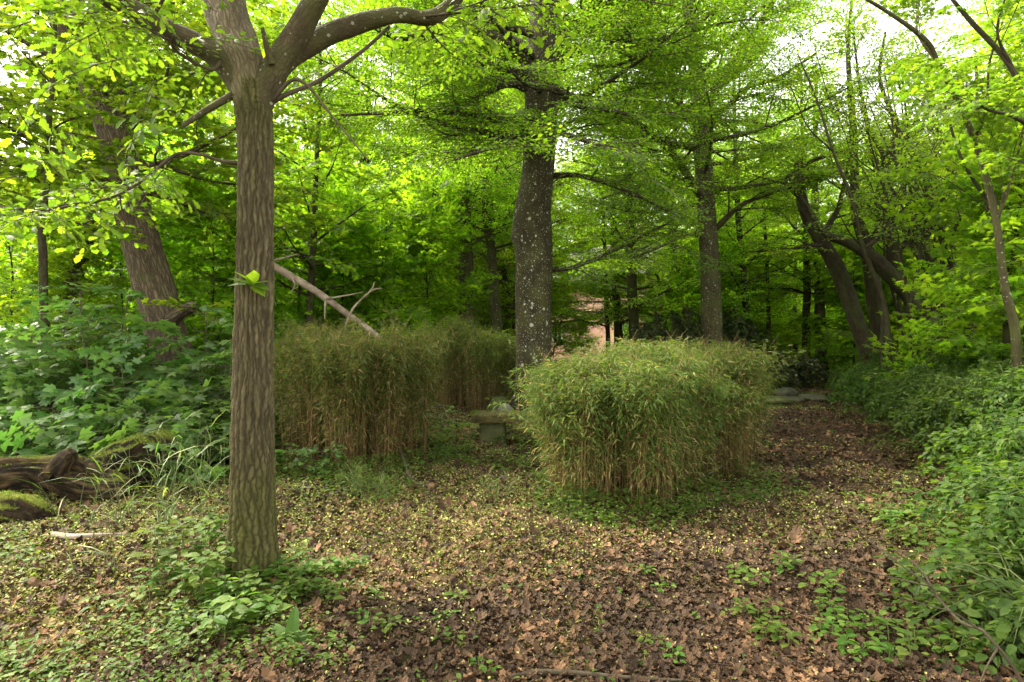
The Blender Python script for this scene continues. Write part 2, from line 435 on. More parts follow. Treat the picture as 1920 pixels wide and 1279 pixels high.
MAPLE = star([(0, 0), (0.22, -0.06), (0.55, 0.08), (0.36, 0.28), (0.60, 0.52), (0.56, 0.68), (0.24, 0.56), (0.14, 0.80), (0, 1.0),
              (-0.14, 0.80), (-0.24, 0.56), (-0.56, 0.68), (-0.60, 0.52), (-0.36, 0.28), (-0.55, 0.08), (-0.22, -0.06)], 0.3)
MAPLE_S = star([(0, 0), (0.5, 0.05), (0.33, 0.28), (0.58, 0.62), (0.2, 0.55), (0, 1.0), (-0.2, 0.55), (-0.58, 0.62), (-0.33, 0.28), (-0.5, 0.05)], 0.3)
CURL = tpl([(0, 0, 0.05), (0.16, 0.10, 0.0), (0.20, 0.30, 0.10), (0.36, 0.42, 0.16), (0.24, 0.60, 0.06), (0.26, 0.80, 0.14), (0.08, 0.88, 0.12), (0, 1, 0.24),
            (-0.12, 0.84, 0.10), (-0.30, 0.74, 0.02), (-0.22, 0.55, 0.0), (-0.38, 0.36, 0.14), (-0.20, 0.26, 0.05), (-0.14, 0.08, 0.0), (0.0, 0.5, -0.04)],
           [np.array([(i, (i + 1) % 14, 14) for i in range(14)])])
CHIP = tpl([(0, 0, 0.08), (0.33, 0.35, 0.0), (0.2, 0.8, 0.1), (0, 1, 0.0), (-0.30, 0.6, 0.08)], [np.array([(0, 1, 2), (0, 2, 3), (0, 3, 4)])])

def bake(leaf, pos, R, s, twigs=()):
    n = len(pos); V = len(leaf['v'])
    v = (np.einsum('nij,vj->nvi', R, leaf['v']) * np.asarray(s)[:, None, None] + pos[:, None]).reshape(-1, 3)
    fs, lid = [], []
    for f in leaf['f']:
        fs.append((f[None] + (np.arange(n) * V)[:, None, None]).reshape(-1, f.shape[1]))
        lid.append(np.arange(n).repeat(len(f)))
    t = {'v': v, 'f': fs, 'lid': lid, 'nl': n}
    g = Geo()
    for pts, r in twigs: g.tube(pts, [r, r * 0.4], 3, len(pts), cap=False)
    if twigs:
        tv = np.concatenate(g.v); t['tw'] = {'v': tv, 'f': [np.concatenate(g.f)], 'lid': [np.zeros(sum(len(f) for f in g.f), int)], 'nl': 1}
    return t

def make_spray(rng, leaf, size, n_side, per, jitter=0.35, droop=0.12):
    """A flat spray of unit length along +y: a main twig with side twigs, leaves left and right of each."""
    pos, fwd, s = [], [], []
    twigs = []
    def run(p0, d, L, n):
        d = d / np.linalg.norm(d)
        pts = [p0 + d * L * t + np.array([0, 0, -droop * (t * L) ** 2]) for t in np.linspace(0, 1, 4)]
        twigs.append((pts, 0.006 * (0.5 + L)))
        for i in range(n):
            t = (i + 0.7) / n
            q = p0 + d * L * t + np.array([0, 0, -droop * (t * L) ** 2])
            side = 1 if i % 2 else -1
            a = side * radians(rng.uniform(40, 75)) if i < n - 1 else 0
            f = np.array([d[0] * cos(a) - d[1] * sin(a), d[0] * sin(a) + d[1] * cos(a), rng.uniform(-0.35, 0.15)])
            pos.append(q); fwd.append(f); s.append(size * rng.uniform(0.65, 1.15))
    run(np.zeros(3), np.array([0, 1.0, 0]), 1.0, per + 2)
    for j in range(n_side):
        t = 0.12 + 0.72 * j / max(1, n_side - 1)
        side = 1 if j % 2 else -1
        a = side * radians(rng.uniform(35, 60))
        run(np.array([0, t, -droop * t * t]), np.array([-sin(a), cos(a), rng.uniform(-0.12, 0.12)]), (0.62 - 0.4 * t) * rng.uniform(0.8, 1.2), max(3, int(per * (1 - 0.45 * t))))
    pos, fwd, s = np.array(pos), np.array(fwd), np.array(s)
    up = np.array([0, 0, 1.0]) + rng.normal(0, jitter, (len(pos), 3))
    return bake(leaf, pos, basis(fwd, up), s, twigs)

R0 = np.random.default_rng(7)
SPR = {
    'beech': [make_spray(R0, OVATE, 0.115, 6, 7, 0.3) for _ in range(3)],
    'beech_far': [make_spray(R0, SIMPLE, 0.15, 5, 5, 0.4) for _ in range(3)],
    'maple': [make_spray(R0, MAPLE_S, 0.20, 4, 4, 0.35, 0.2) for _ in range(3)],
    'maple_far': [make_spray(R0, SIMPLE, 0.19, 4, 5, 0.45, 0.2) for _ in range(3)],
    'oak': [make_spray(R0, OAKLEAF, 0.20, 4, 4, 0.4, 0.25) for _ in range(3)],
    'maple_near': [make_spray(R0, MAPLE, 0.24, 3, 3, 0.3, 0.2) for _ in range(3)],
}

def old_trunk_px(py):
    return np.interp(py, [-80, 20, 120, 230, 330, 420, 520, 620, 720], [75, 115, 160, 205, 235, 255, 283, 312, 338])

def off_old_trunk(p, half=40, seed=4, frac=0.25):
    """Leaves before the leaning trunk are sparse, so that most of it shows."""
    yy = np.maximum(p[:, 1], 0.1); px_ = CX + p[:, 0] / yy * F_PX; py_ = CY - (p[:, 2] - CAM_H) / yy * F_PX
    return ~((yy < 9.9) & (np.abs(px_ - old_trunk_px(py_)) < half) & (py_ < 700)) | (np.random.default_rng(seed).random(len(p)) < frac)

def thin_above(p, seed=1, frac=0.12):
    """Crowns are built lighter above the height the photo reaches."""
    yy = np.maximum(p[:, 1], 0.1); py_ = CY - (p[:, 2] - CAM_H) / yy * F_PX
    return (py_ > -130) | (np.random.default_rng(seed).random(len(p)) < frac)

def scatter_sprays(g, kind, sprays, rng, up_j=0.25, twigs=True, keep=None):
    """sprays: list of (pos, fwd, scale). Leaves go in slot 0, twigs in slot 1."""
    if not sprays: return
    pos = np.array([s[0] for s in sprays]); fwd = np.array([s[1] for s in sprays]); sc = np.array([s[2] for s in sprays])
    if keep is not None:
        k = keep(pos); pos, fwd, sc = pos[k], fwd[k], sc[k]
    up = np.array([0, 0, 1.0]) + rng.normal(0, up_j, (len(pos), 3))
    R = basis(fwd, up)
    w = rng.integers(0, 3, len(pos))
    for i in range(3):
        k = w == i
        g.inst(SPR[kind][i], pos[k], R[k], sc[k], rng, 0)
        if twigs: g.inst(SPR[kind][i]['tw'], pos[k], R[k], sc[k], rng, 1)

def rotz(d, a): return np.array([d[0] * cos(a) - d[1] * sin(a), d[0] * sin(a) + d[1] * cos(a), d[2]])

def dress(rng, poly, r0, wood, out, sub_n, sub_len, spray, t0=0.15, flat=0.35, sides=5, tip=True):
    """Side branches on a limb polyline, and sprays on the side branches."""
    n = 24
    p = catmull(poly, n)
    tg = nrm(np.gradient(p, axis=0))
    for m in range(sub_n):
        tt = t0 + (1 - t0) * (m + rng.uniform(0.2, 0.8)) / sub_n
        i = min(n - 1, int(tt * (n - 1)))
        side = 1 if m % 2 else -1
        d = rotz(tg[i], side * radians(rng.uniform(35, 75)))
        d[2] = d[2] * flat + rng.uniform(-0.15, 0.3)
        d = d / np.linalg.norm(d)
        L = sub_len * (1.1 - 0.75 * tt) * rng.uniform(0.6, 1.25)
        pts = [p[i]]
        for j in range(4):
            d = d + rng.normal(0, 0.13, 3) + np.array([0, 0, 0.01]); d = d / np.linalg.norm(d)
            pts.append(pts[-1] + d * L / 4)
        r = max(0.004, r0 * (1 - 0.8 * tt) * 0.4)
        if wood is not None: wood.tube(pts, np.linspace(r, 0.004, 5), sides, 9, cap=False)
        q = catmull(pts, 14); qt = nrm(np.gradient(q, axis=0))
        step = max(1, int(14 * spray * 0.30 / max(L, 0.1)))
        sd = 1
        for a in range(2, 14, step):
            f = rotz(qt[a], sd * radians(rng.uniform(25, 60))); f[2] = f[2] * 0.5 + rng.uniform(-0.25, 0.1)
            out.append((q[a], f, spray * rng.uniform(0.6, 1.15))); sd = -sd
        out.append((q[-1], qt[-1] * np.array([1, 1, 0.5]), spray * rng.uniform(0.7, 1.1)))
    if tip: out.append((p[-1], tg[-1], spray))

def grow(rng, trunk, tr, nb, t0, L, el0, el1, sub_n, spray, wood, out, upc=0.03, taper=0.55, rfac=0.42):
    n = 40
    tp = catmull(trunk, n); r = np.interp(np.linspace(0, len(tr) - 1, n), np.arange(len(tr)), tr)
    az0 = rng.uniform(0, 6.28)
    for k in range(nb):
        s = (k + rng.uniform(0.1, 0.9)) / nb
        t = t0 + (1 - t0) * s
        i = min(n - 1, int(t * (n - 1)))
        az = az0 + k * 2.399 + rng.normal(0, 0.3)
        el = radians(el0 + (el1 - el0) * s + rng.normal(0, 8))
        d = np.array([cos(az) * cos(el), sin(az) * cos(el), sin(el)])
        LL = L * (1 - taper * s) * rng.uniform(0.65, 1.15)
        pts = [tp[i]]
        for j in range(6):
            d = d + rng.normal(0, 0.11, 3) + np.array([0, 0, upc]); d = d / np.linalg.norm(d)
            pts.append(pts[-1] + d * LL / 6)
        rb = max(0.008, min(r[i] * rfac, 0.02 + LL * 0.013))
        wood.tube(pts, np.linspace(rb, 0.005, 7), 6, 13, cap=False)
        dress(rng, pts, rb, wood, out, sub_n, LL * 0.5, spray)

# ------------------------------------------------------------------ the ground and the path
g = Geo()
def axis(n, lim, fine):
    u = np.linspace(-1, 1, n); a = math.asinh(lim / fine)
    return fine * np.sinh(u * a)
gx = axis(321, 500, 3.0); gy = axis(321, 500, 3.0) + 6.0
X, Y = np.meshgrid(gx, gy)
v = np.stack([X, Y, gz(X, Y)], -1).reshape(-1, 3)
ny, nx = X.shape
i = (np.arange(ny - 1)[:, None] * nx + np.arange(nx - 1)[None]).reshape(-1)
g.add(v, [np.stack([i, i + 1, i + nx + 1, i + nx], -1)], None, 0, True)
tag(g.build('ground', M['ground']), kind='structure')

PATH = np.array([[0.9, -3.0], [1.1, 1.0], [1.5, 3.2], [2.8, 4.9], [3.9, 6.6], [5.3, 10.0], [7.0, 14.5], [9.6, 19.5], [13.2, 26.0], [19, 36], [26, 46]])
PATHC = catmull(PATH, 160)
def path_dist(x, y):
    d = np.hypot(np.asarray(x)[..., None] - PATHC[:, 0], np.asarray(y)[..., None] - PATHC[:, 1])
    return d.min(-1)
rng = np.random.default_rng(3)
g = Geo()
tn = nrm(np.gradient(PATHC, axis=0)); nn = np.stack([-tn[:, 1], tn[:, 0]], -1)
W = 9
rows = []
for a in range(160):
    wl_ = 0.75 + 0.12 * sin(a * 0.9) + rng.uniform(-0.08, 0.08); wr_ = 0.75 + 0.1 * sin(a * 0.7 + 2) + rng.uniform(-0.08, 0.08)
    for t in np.linspace(-wl_, wr_, W):
        q = PATHC[a] + nn[a] * t
        rows.append((q[0], q[1], float(gz(q[0], q[1])) + 0.006))
i = (np.arange(159)[:, None] * W + np.arange(W - 1)[None]).reshape(-1)
g.add(np.array(rows), [np.stack([i, i + 1, i + W + 1, i + W], -1)], None, 0, True)
tag(g.build('path', M['path']), kind='structure')

# sunlit lawn far beyond the wood
M['lawn'] = solid_mat('sunlit lawn', [(0.3, (0.10, 0.17, 0.03)), (0.7, (0.19, 0.26, 0.06))], 3, 0.9, 0.02)
g = Geo()
gxx, gyy = np.meshgrid(np.linspace(14, 40, 40), np.linspace(40, 70, 40))
v = np.stack([gxx, gyy, gz(gxx, gyy) + 0.03], -1).reshape(-1, 3)
i = (np.arange(39)[:, None] * 40 + np.arange(39)[None]).reshape(-1)
g.add(v, [np.stack([i, i + 1, i + 41, i + 40], -1)], None, 0, True)
tag(g.build('lawn', M['lawn']), kind='structure')
# ------------------------------------------------------------------ trees
def px_line(pts):
    """(px, py, Y, width in photo pixels) rows to points and radii."""
    return np.array([P(a, b, y) for a, b, y, w in pts]), np.array([w * 0.5 / F_PX * y for a, b, y, w in pts])

def noise1(a, k, rs):
    return sum(np.sin(a * f + p) * q for f, p, q in rs)

# --- the oak in front
def worley(u, w, per, seed):
    r = np.random.default_rng(seed)
    ncol = per; nrow = 400
    jx = r.uniform(0.1, 0.9, (ncol, nrow)); jy = r.uniform(0.1, 0.9, (ncol, nrow))
    iu = np.floor(u).astype(int); iw = np.floor(w).astype(int)
    d = []
    for a in (-1, 0, 1):
        for b in (-1, 0, 1):
            cx_ = (iu + a); cy_ = iw + b
            xx = cx_ + jx[cx_ % ncol, cy_ % nrow]; yy = cy_ + jy[cx_ % ncol, cy_ % nrow]
            d.append(np.hypot(u - xx, w - yy))
    d = np.sort(np.stack(d), axis=0)
    return d[1] - d[0]

OY = 3.55
k = NT('oak plated bark')
v = k.attr('bark').outputs['Vector']; hgt = k.attr('rnd').outputs['Fac']
nz = k.noise(k.scaled(v, (1, 1, 0.3)), 30, 6, 0.65); nb = k.noise(v, 3.0, 3, 0.6)
col = k.mix(hgt, (0.024, 0.017, 0.009), k.ramp(nz, [(0.3, (0.042, 0.034, 0.015)), (0.5, (0.092, 0.076, 0.036)), (0.72, (0.17, 0.146, 0.080))]))
sx = k.n('ShaderNodeSeparateXYZ'); k.l(v, sx.inputs[0])
low = k.math('SUBTRACT', 1.0, k.math('DIVIDE', sx.outputs[2], 1.15), True)
ms = k.math('MAXIMUM', k.math('MULTIPLY', low, k.math('MULTIPLY', nb, 3.2), True), k.ramp(nb, [(0.58, (0, 0, 0)), (0.70, (0.55, 0.55, 0.55))]))
top = k.math('MULTIPLY', k.math('SUBTRACT', sx.outputs[2], 2.75), 2.5, True)
ms = k.math('MAXIMUM', ms, k.math('MULTIPLY', top, k.math('ADD', nb, 0.2), True))
col = k.mix(k.math('MULTIPLY', ms, 0.85), col, k.mix(hgt, (0.018, 0.020, 0.004), (0.072, 0.076, 0.013)))
p = k.n('ShaderNodeBsdfPrincipled', Roughness=0.88); p.inputs['Specular IOR Level'].default_value = 0.2
k.l(col, p.inputs['Base Color'])
b = k.n('ShaderNodeBump', Strength=0.8, Distance=0.006)
k.l(k.noise(k.scaled(v, (1, 1, 0.5)), 85, 5, 0.7), b.inputs['Height']); k.l(b.outputs[0], p.inputs['Normal'])
k.l(p.outputs[0], k.out.inputs[0]); M['oak_trunk'] = k.m

rng = np.random.default_rng(11)
obase = P(474, 1090, OY); obase[2] = float(gz(obase[0], obase[1])) - 0.02
oak = thing('oak_tree', 'nearest tree, straight furrowed brown trunk forking into thick limbs, moss at its foot', 'tree', obase)
tpts, trad = px_line([(474, 1140, OY, 112), (474, 1085, OY, 100), (473, 1030, OY, 92), (473, 940, OY, 85), (474, 800, OY, 80), (477, 600, OY, 76), (478, 400, OY, 74), (478, 250, OY, 74), (474, 200, OY, 75), (473, 165, OY, 72), (471, 135, OY, 52)])
g = Geo()
hold = {}
def oak_disp(a, L, r):
    rb = np.random.default_rng(5)
    def per(kmax, fz, amp):
        o = 0
        for q in range(7):
            o = o + np.sin(rb.integers(-kmax, kmax + 1) * a + rb.normal(0, fz) * L + rb.uniform(0, 6.28))
        return o * amp / 2.6
    def cracks(n, wx):
        t = (a / (2 * pi) * n + wx) % 1.0
        return np.abs(t - 0.5) * 2                                # 0 in the fissure, 1 on the ridge
    d1 = cracks(17, per(4, 9, 0.42) + per(9, 40, 0.16)); d2 = cracks(19, per(4, 11, 0.46) + per(9, 44, 0.17) + 0.5)
    cut = np.abs(np.sin(L * 42 + 3 * per(8, 10, 0.8) + per(13, 40, 1.2)))      # short breaks across the ridges
    wid = 0.16 + 0.10 * per(4, 12, 0.8)
    h1 = np.clip((d1 - wid * 0.4) / 0.5, 0, 1); h2 = np.clip((d2 - wid * 0.4) / 0.5, 0, 1)
    h = np.minimum(h1, h2) ** 0.7 * (0.45 + 0.55 * np.clip(cut * 3.0, 0, 1)) * (0.72 + 0.28 * np.clip(per(9, 30, 1.0) + 0.5, 0, 1))
    f2 = worley(a / (2 * pi) * 50 + per(5, 40, 0.4), L / 0.05 + np.sin(a * 17), 50, 9)
    hold['h'] = h * 0.8 + 0.2 * np.clip(f2 / 0.35, 0, 1)
    flare = 0.055 * np.exp(-np.clip(L - 0.12, 0, 9) / 0.15) * (1 + 0.9 * np.cos(5 * a + 0.6)) + 0.012 * np.exp(-L / 0.5)
    lump = 0.006 * np.sin(2 * a + 2.1 * L + 1) + 0.005 * np.sin(3 * a - 3.3 * L)
    return 0.012 * h + 0.005 * np.clip(f2 / 0.35, 0, 1) - 0.012 + flare + lump
n_s, n_r = 180, 620
g.tube(tpts, trad * 0.88, n_s, n_r, cap=True, disp=oak_disp)
h = hold['h']; hf = 0.25 * (h[:-1] + h[1:] + np.roll(h[:-1], -1, 1) + np.roll(h[1:], -1, 1))
g.r[-3] = hf.reshape(-1).astype(np.float32)
g.build('trunk', M['oak_trunk'], oak, obase)

def limb(parent, name, pts, mat, origin, sides=14, n=None, lump=0.05, label=None):
    p_, r_ = px_line(pts)
    g = Geo()
    ph = random.Random(len(pts) * 7 + int(pts[0][0])).random() * 6
    g.tube(p_, r_, sides, n or len(pts) * 14, disp=lambda a, L, r: r * lump * (np.sin(2 * a + 9 * L + ph) + 0.7 * np.sin(3 * a - 15 * L + ph) + 0.5 * np.sin(23 * L + a)))
    o = g.build(name, mat, parent, origin)
    if label: o['label'] = label
    return p_, r_

LB = M['limb_bark']
oak_limbs = []
oak_limbs.append(limb(oak, 'limb', [(476, 235, OY, 44), (468, 180, OY, 54), (440, 137, OY, 53), (400, 100, OY - 0.02, 46), (320, 58, OY - 0.1, 40), (205, -4, OY - 0.25, 36), (90, -75, OY - 0.45, 30), (-40, -150, OY - 0.7, 22), (-200, -220, OY - 0.9, 12)], LB, obase))
oak_limbs.append(limb(oak, 'stem', [(475, 250, OY, 48), (474, 200, OY, 60), (467, 150, OY + 0.01, 72), (453, 105, OY + 0.04, 76), (433, 45, OY + 0.1, 74), (412, -20, OY + 0.16, 72), (392, -150, OY + 0.3, 64), (385, -330, OY + 0.5, 52), (395, -600, OY + 0.7, 34), (410, -900, OY + 0.9, 16)], M['oak_bark'], obase, 28, 90))
oak_limbs.append(limb(oak, 'limb', [(477, 240, OY, 44), (486, 185, OY, 54), (512, 135, OY, 52), (545, 82, OY - 0.02, 46), (588, 8, OY - 0.06, 40), (630, -70, OY - 0.1, 34), (690, -200, OY - 0.2, 24), (760, -340, OY - 0.3, 12)], LB, obase))
oak_limbs.append(limb(oak, 'limb', [(500, 150, OY, 46), (535, 112, OY + 0.05, 44), (590, 78, OY + 0.12, 40), (660, 48, OY + 0.22, 34), (740, 29, OY + 0.32, 29), (805, 33, OY + 0.4, 26), (845, 10, OY + 0.46, 24), (900, -60, OY + 0.55, 18), (980, -160, OY + 0.7, 10)], LB, obase))
limb(oak, 'broken_branch', [(462, 160, OY, 16), (430, 182, OY - 0.05, 13), (385, 208, OY - 0.12, 12), (342, 236, OY - 0.2, 9)], LB, obase, 8)
thin = []
thin.append(limb(oak, 'branch', [(450, 306, OY, 9), (415, 302, OY - 0.05, 7), (380, 291, OY - 0.1, 6), (332, 289, OY - 0.16, 6), (280, 328, OY - 0.22, 5.5), (215, 368, OY - 0.3, 5), (110, 390, OY - 0.4, 4.5), (-10, 405, OY - 0.5, 4)], M['twig'], obase, 6))
thin.append(limb(oak, 'branch', [(420, 108, OY - 0.06, 9), (395, 130, OY - 0.1, 7), (330, 95, OY - 0.2, 6), (325, 65, OY - 0.3, 5)], M['twig'], obase, 6))
thin.append(limb(oak, 'branch', [(495, 200, OY, 12), (535, 178, OY + 0.05, 10), (600, 150, OY + 0.15, 8), (680, 95, OY + 0.25, 7), (730, 50, OY + 0.35, 6)], M['twig'], obase, 6))
thin.append(limb(oak, 'branch', [(280, 42, OY - 0.15, 8), (310, -10, OY - 0.2, 6), (330, -60, OY - 0.3, 5)], M['twig'], obase, 6))
thin.append(limb(oak, 'branch', [(505, 195, OY, 8), (560, 150, OY - 0.1, 6), (640, 240, OY - 0.15, 4), (690, 300, OY - 0.2, 3)], M['twig'], obase, 6))
limb(oak, 'broken_branch', [(508, 120, OY - 0.1, 14), (500, 88, OY - 0.14, 11), (492, 52, OY - 0.18, 7)], LB, obase, 8)
spr, gw = [], Geo()
for (pp, rr) in oak_limbs: dress(rng, pp[4:], rr[5] * 0.5, gw, spr, 12, 1.5, 0.42, 0.12, 0.5)
dress(rng, thin[0][0], 0.01, gw, spr, 9, 0.6, 0.32, 0.45, 0.6)
dress(rng, thin[1][0], 0.008, gw, spr, 5, 0.5, 0.30, 0.3, 0.6)
dress(rng, thin[3][0], 0.008, gw, spr, 5, 0.6, 0.34, 0.3, 0.6)
# high crown, above the picture
for q in range(10):
    a = q * 2.4; i = 6 + q % 3
    bp = oak_limbs[1][0][i]
    d = np.array([cos(a), sin(a), 0.45]); pts = [bp + d * t for t in (0, 0.8, 1.6, 2.5)]
    gw.tube(pts, [0.03, 0.02, 0.012, 0.005], 5)
    dress(rng, pts, 0.03, gw, spr, 6, 1.2, 0.5)
# a hanging spray of leaves over the left of the picture
for (px_, py_, yy) in ((60, 40, 3.1), (30, 200, 3.3), (140, 240, 3.2), (210, 180, 3.4), (290, 150, 3.5), (180, 60, 3.3), (250, 260, 3.6), (320, 200, 3.7), (90, 300, 3.0), (230, 110, 3.2), (120, 130, 3.6), (30, 330, 3.2), (170, 345, 3.3), (350, 90, 3.8), (60, 120, 3.4)):
    c = P(px_, py_, yy); spr.append((c, np.array([rng.uniform(-1, 0.2), rng.uniform(-0.6, 0.6), -0.3]), 0.42))
def oak_keep(p):
    px_ = CX + p[:, 0] / np.maximum(p[:, 1], 0.1) * F_PX; py_ = CY - (p[:, 2] - CAM_H) / np.maximum(p[:, 1], 0.1) * F_PX
    near = (p[:, 1] > 0.2) & (px_ > -150) & (px_ < 2050) & (py_ > -120)
    ok = (px_ < 425) | ((py_ < 110) & (px_ > 560) & (px_ < 1000) & (p[:, 1] > 2.5))
    return (~near | (ok & (p[:, 1] > 2.2))) & (np.linalg.norm(p - np.array([0, 0, 1.5]), axis=1) > 2.0)
gl = Geo(); scatter_sprays(gl, 'oak', spr, rng, 0.35, True, lambda p: oak_keep(p) & thin_above(p, 2, 0.2) & off_old_trunk(p, 34, 4, 0.35))
gl.build('foliage', [M['oak_leaf'], M['twig']], oak, obase)
gw2 = gw; gw2.build('branchlets', M['twig'], oak, obase)
g = Geo()                                                       # small leafy shoot half way up the trunk
c = P(474, 535, OY - 0.145)
for a in (-80, -50, -20, 15, 60, 100, 130):
    g.inst(OVATE, c[None], basis(np.array([[sin(radians(a)), -0.55, cos(radians(a)) * 0.6]]), np.array([[0.0, -0.3, 1.0]])), [0.14], rng)
g.build('leafy_shoot', M['oak_leaf'], oak, obase)

# --- other trees that the photo shows clearly
def shown_tree(name, label, pts, mat, kind, leafmat, limbs=(), seed=0, crown=None, sides=18, spray=0.7, lump=0.04, keep=None, sub=7, sub_len=1.6, nlim=1.0, taper_top=None, disp=None, limb_mat=None):
    """pts: trunk rows (px, py, Y, width) from the foot up; limbs: further rows; crown: dict for grow()."""
    rng = np.random.default_rng(seed)
    x0, y0 = P(pts[0][0], pts[0][1], pts[0][2])[:2]
    base = np.array([x0, y0, float(gz(x0, y0))])
    t = thing(name, label, 'tree', base)
    p_, r_ = px_line(pts)
    foot = p_[0].copy(); foot[2] = base[2] - 0.15
    if p_[0][2] > base[2] + 0.02:
        p_ = np.vstack([foot, p_]); r_ = np.concatenate([[r_[0] * 1.25], r_])
    g = Geo()
    ph = rng.uniform(0, 6, 3)
    df = disp or (lambda a, L, r: r * lump * (np.sin(2 * a + 1.3 * L + ph[0]) + 0.8 * np.sin(3 * a - 2.1 * L + ph[1]) + 0.6 * np.sin(5 * a + 4.3 * L + ph[2])) + 0.35 * r * np.exp(-L / (r.max() * 1.2)) * (0.5 + 0.5 * np.cos(5 * a + ph[0])))
    g.tube(p_, r_, sides, max(24, len(p_) * 12), disp=df)
    g.build('trunk', mat, t, base)
    spr, gw = [], Geo()
    lp = []
    for l in limbs:
        p2, r2 = limb(t, 'limb', l, limb_mat or mat, base, 9, len(l) * 8)
        dress(rng, p2, r2[0], gw, spr, sub, sub_len, spray)
    if crown:
        grow(rng, p_, r_, crown['nb'], crown['t0'], crown['L'], crown['e0'], crown['e1'], crown.get('sub', 7), spray, gw, spr, crown.get('upc', 0.03), crown.get('taper', 0.5))
    if gw.n: gw.build('branches', limb_mat or mat, t, base)
    if spr:
        kk = (lambda p: keep(p) & thin_above(p)) if keep else thin_above
        gl = Geo(); scatter_sprays(gl, kind, spr, rng, 0.25, True, kk)
        if gl.n: gl.build('foliage', [M[leafmat], M['twig']], t, base)
    return t

def scr(p):
    yy = np.maximum(p[:, 1], 0.1)
    return CX + p[:, 0] / yy * F_PX, CY - (p[:, 2] - CAM_H) / yy * F_PX

BY = 12.3
def beech_keep(p):
    a, b = scr(p)
    front = (p[:, 1] < BY - 0.2) & (abs(a - 1003) < 60)
    return (~front | ((b > 205) & (b < 285)) | (b < -20) | ((b > 120) & (b < 150))) & (b < 600)
beech = shown_tree('beech_tree', 'stout dark trunk spotted with white lichen rising behind the stone bench', [(1000, 770, BY, 92), (1000, 740, BY, 80), (1000, 690, BY, 70), (1001, 600, BY, 66), (1001, 500, BY, 67), (999, 440, BY, 70), (998, 400, BY, 70), (1010, 320, BY, 62), (1014, 200, BY, 62), (1018, 120, BY, 64), (1022, 60, BY, 60), (1024, 0, BY, 57), (1028, -150, BY, 52), (1025, -400, BY, 40), (1030, -700, BY, 18)],
    M['beech_bark'], 'beech', 'beech_leaf', [
    [(1000, 140, BY, 26), (962, 88, BY - 0.3, 19), (905, 62, BY - 0.6, 17), (850, 55, BY - 0.9, 16), (790, 70, BY - 1.3, 15), (735, 66, BY - 1.7, 12), (690, 45, BY - 2.2, 8)],
    [(1005, 110, BY, 22), (975, 82, BY + 0.2, 16), (930, 63, BY + 0.5, 14), (860, 52, BY + 0.9, 12), (780, 30, BY + 1.4, 8)],
    [(1040, 130, BY, 26), (1058, 85, BY - 0.2, 20), (1085, 45, BY - 0.3, 17), (1115, 0, BY - 0.5, 14), (1150, -70, BY - 0.8, 9)],
    [(1045, 90, BY - 0.1, 14), (1100, 88, BY - 0.5, 13), (1150, 80, BY - 0.9, 12), (1178, 62, BY - 1.1, 11), (1158, 46, BY - 1.3, 9), (1110, 40, BY - 1.6, 6)],
    [(1000, 245, BY, 16), (955, 228, BY - 0.5, 13), (900, 217, BY - 1.0, 11), (800, 207, BY - 1.8, 9), (720, 212, BY - 2.4, 7), (640, 216, BY - 3.0, 4)],
    [(1000, 172, BY, 16), (955, 158, BY - 0.4, 13), (900, 180, BY - 0.9, 11), (840, 210, BY - 1.4, 6)],
    [(1030, 160, BY, 18), (1068, 180, BY - 0.8, 14), (1110, 200, BY - 1.6, 10), (1180, 215, BY - 2.4, 6)],
    [(1020, 240, BY, 14), (1050, 250, BY - 1.5, 10), (1090, 262, BY - 3.0, 8), (1150, 280, BY - 4.0, 4)],
    [(1010, 260, BY, 14), (985, 262, BY - 1.2, 10), (930, 275, BY - 2.4, 8), (850, 300, BY - 3.4, 4)],
    [(1035, 330, BY, 12), (1090, 330, BY - 0.6, 9), (1180, 360, BY - 1.2, 7), (1260, 400, BY - 1.6, 4)],
    [(1030, 505, BY, 10), (1080, 500, BY - 0.2, 8), (1170, 460, BY - 0.4, 7), (1250, 420, BY - 0.5, 4)],
    ], 21, {'nb': 36, 't0': 0.58, 'L': 5.5, 'e0': 0, 'e1': 50, 'sub': 9}, 30, 0.75, 0.02, beech_keep, 9, 2.2,
    disp=lambda a, L, r: r * 0.03 * (np.sin(2 * a + 1.3 * L) + np.sin(3 * a - 2.1 * L + 1)) + 0.45 * r * np.exp(-L / 0.35) * (0.4 + 0.6 * np.cos(5 * a + 1)) + 0.11 * np.exp(-((L - 4.0) / 0.22) ** 2) * np.clip(np.sin(a + 0.2), 0, 1) ** 4)

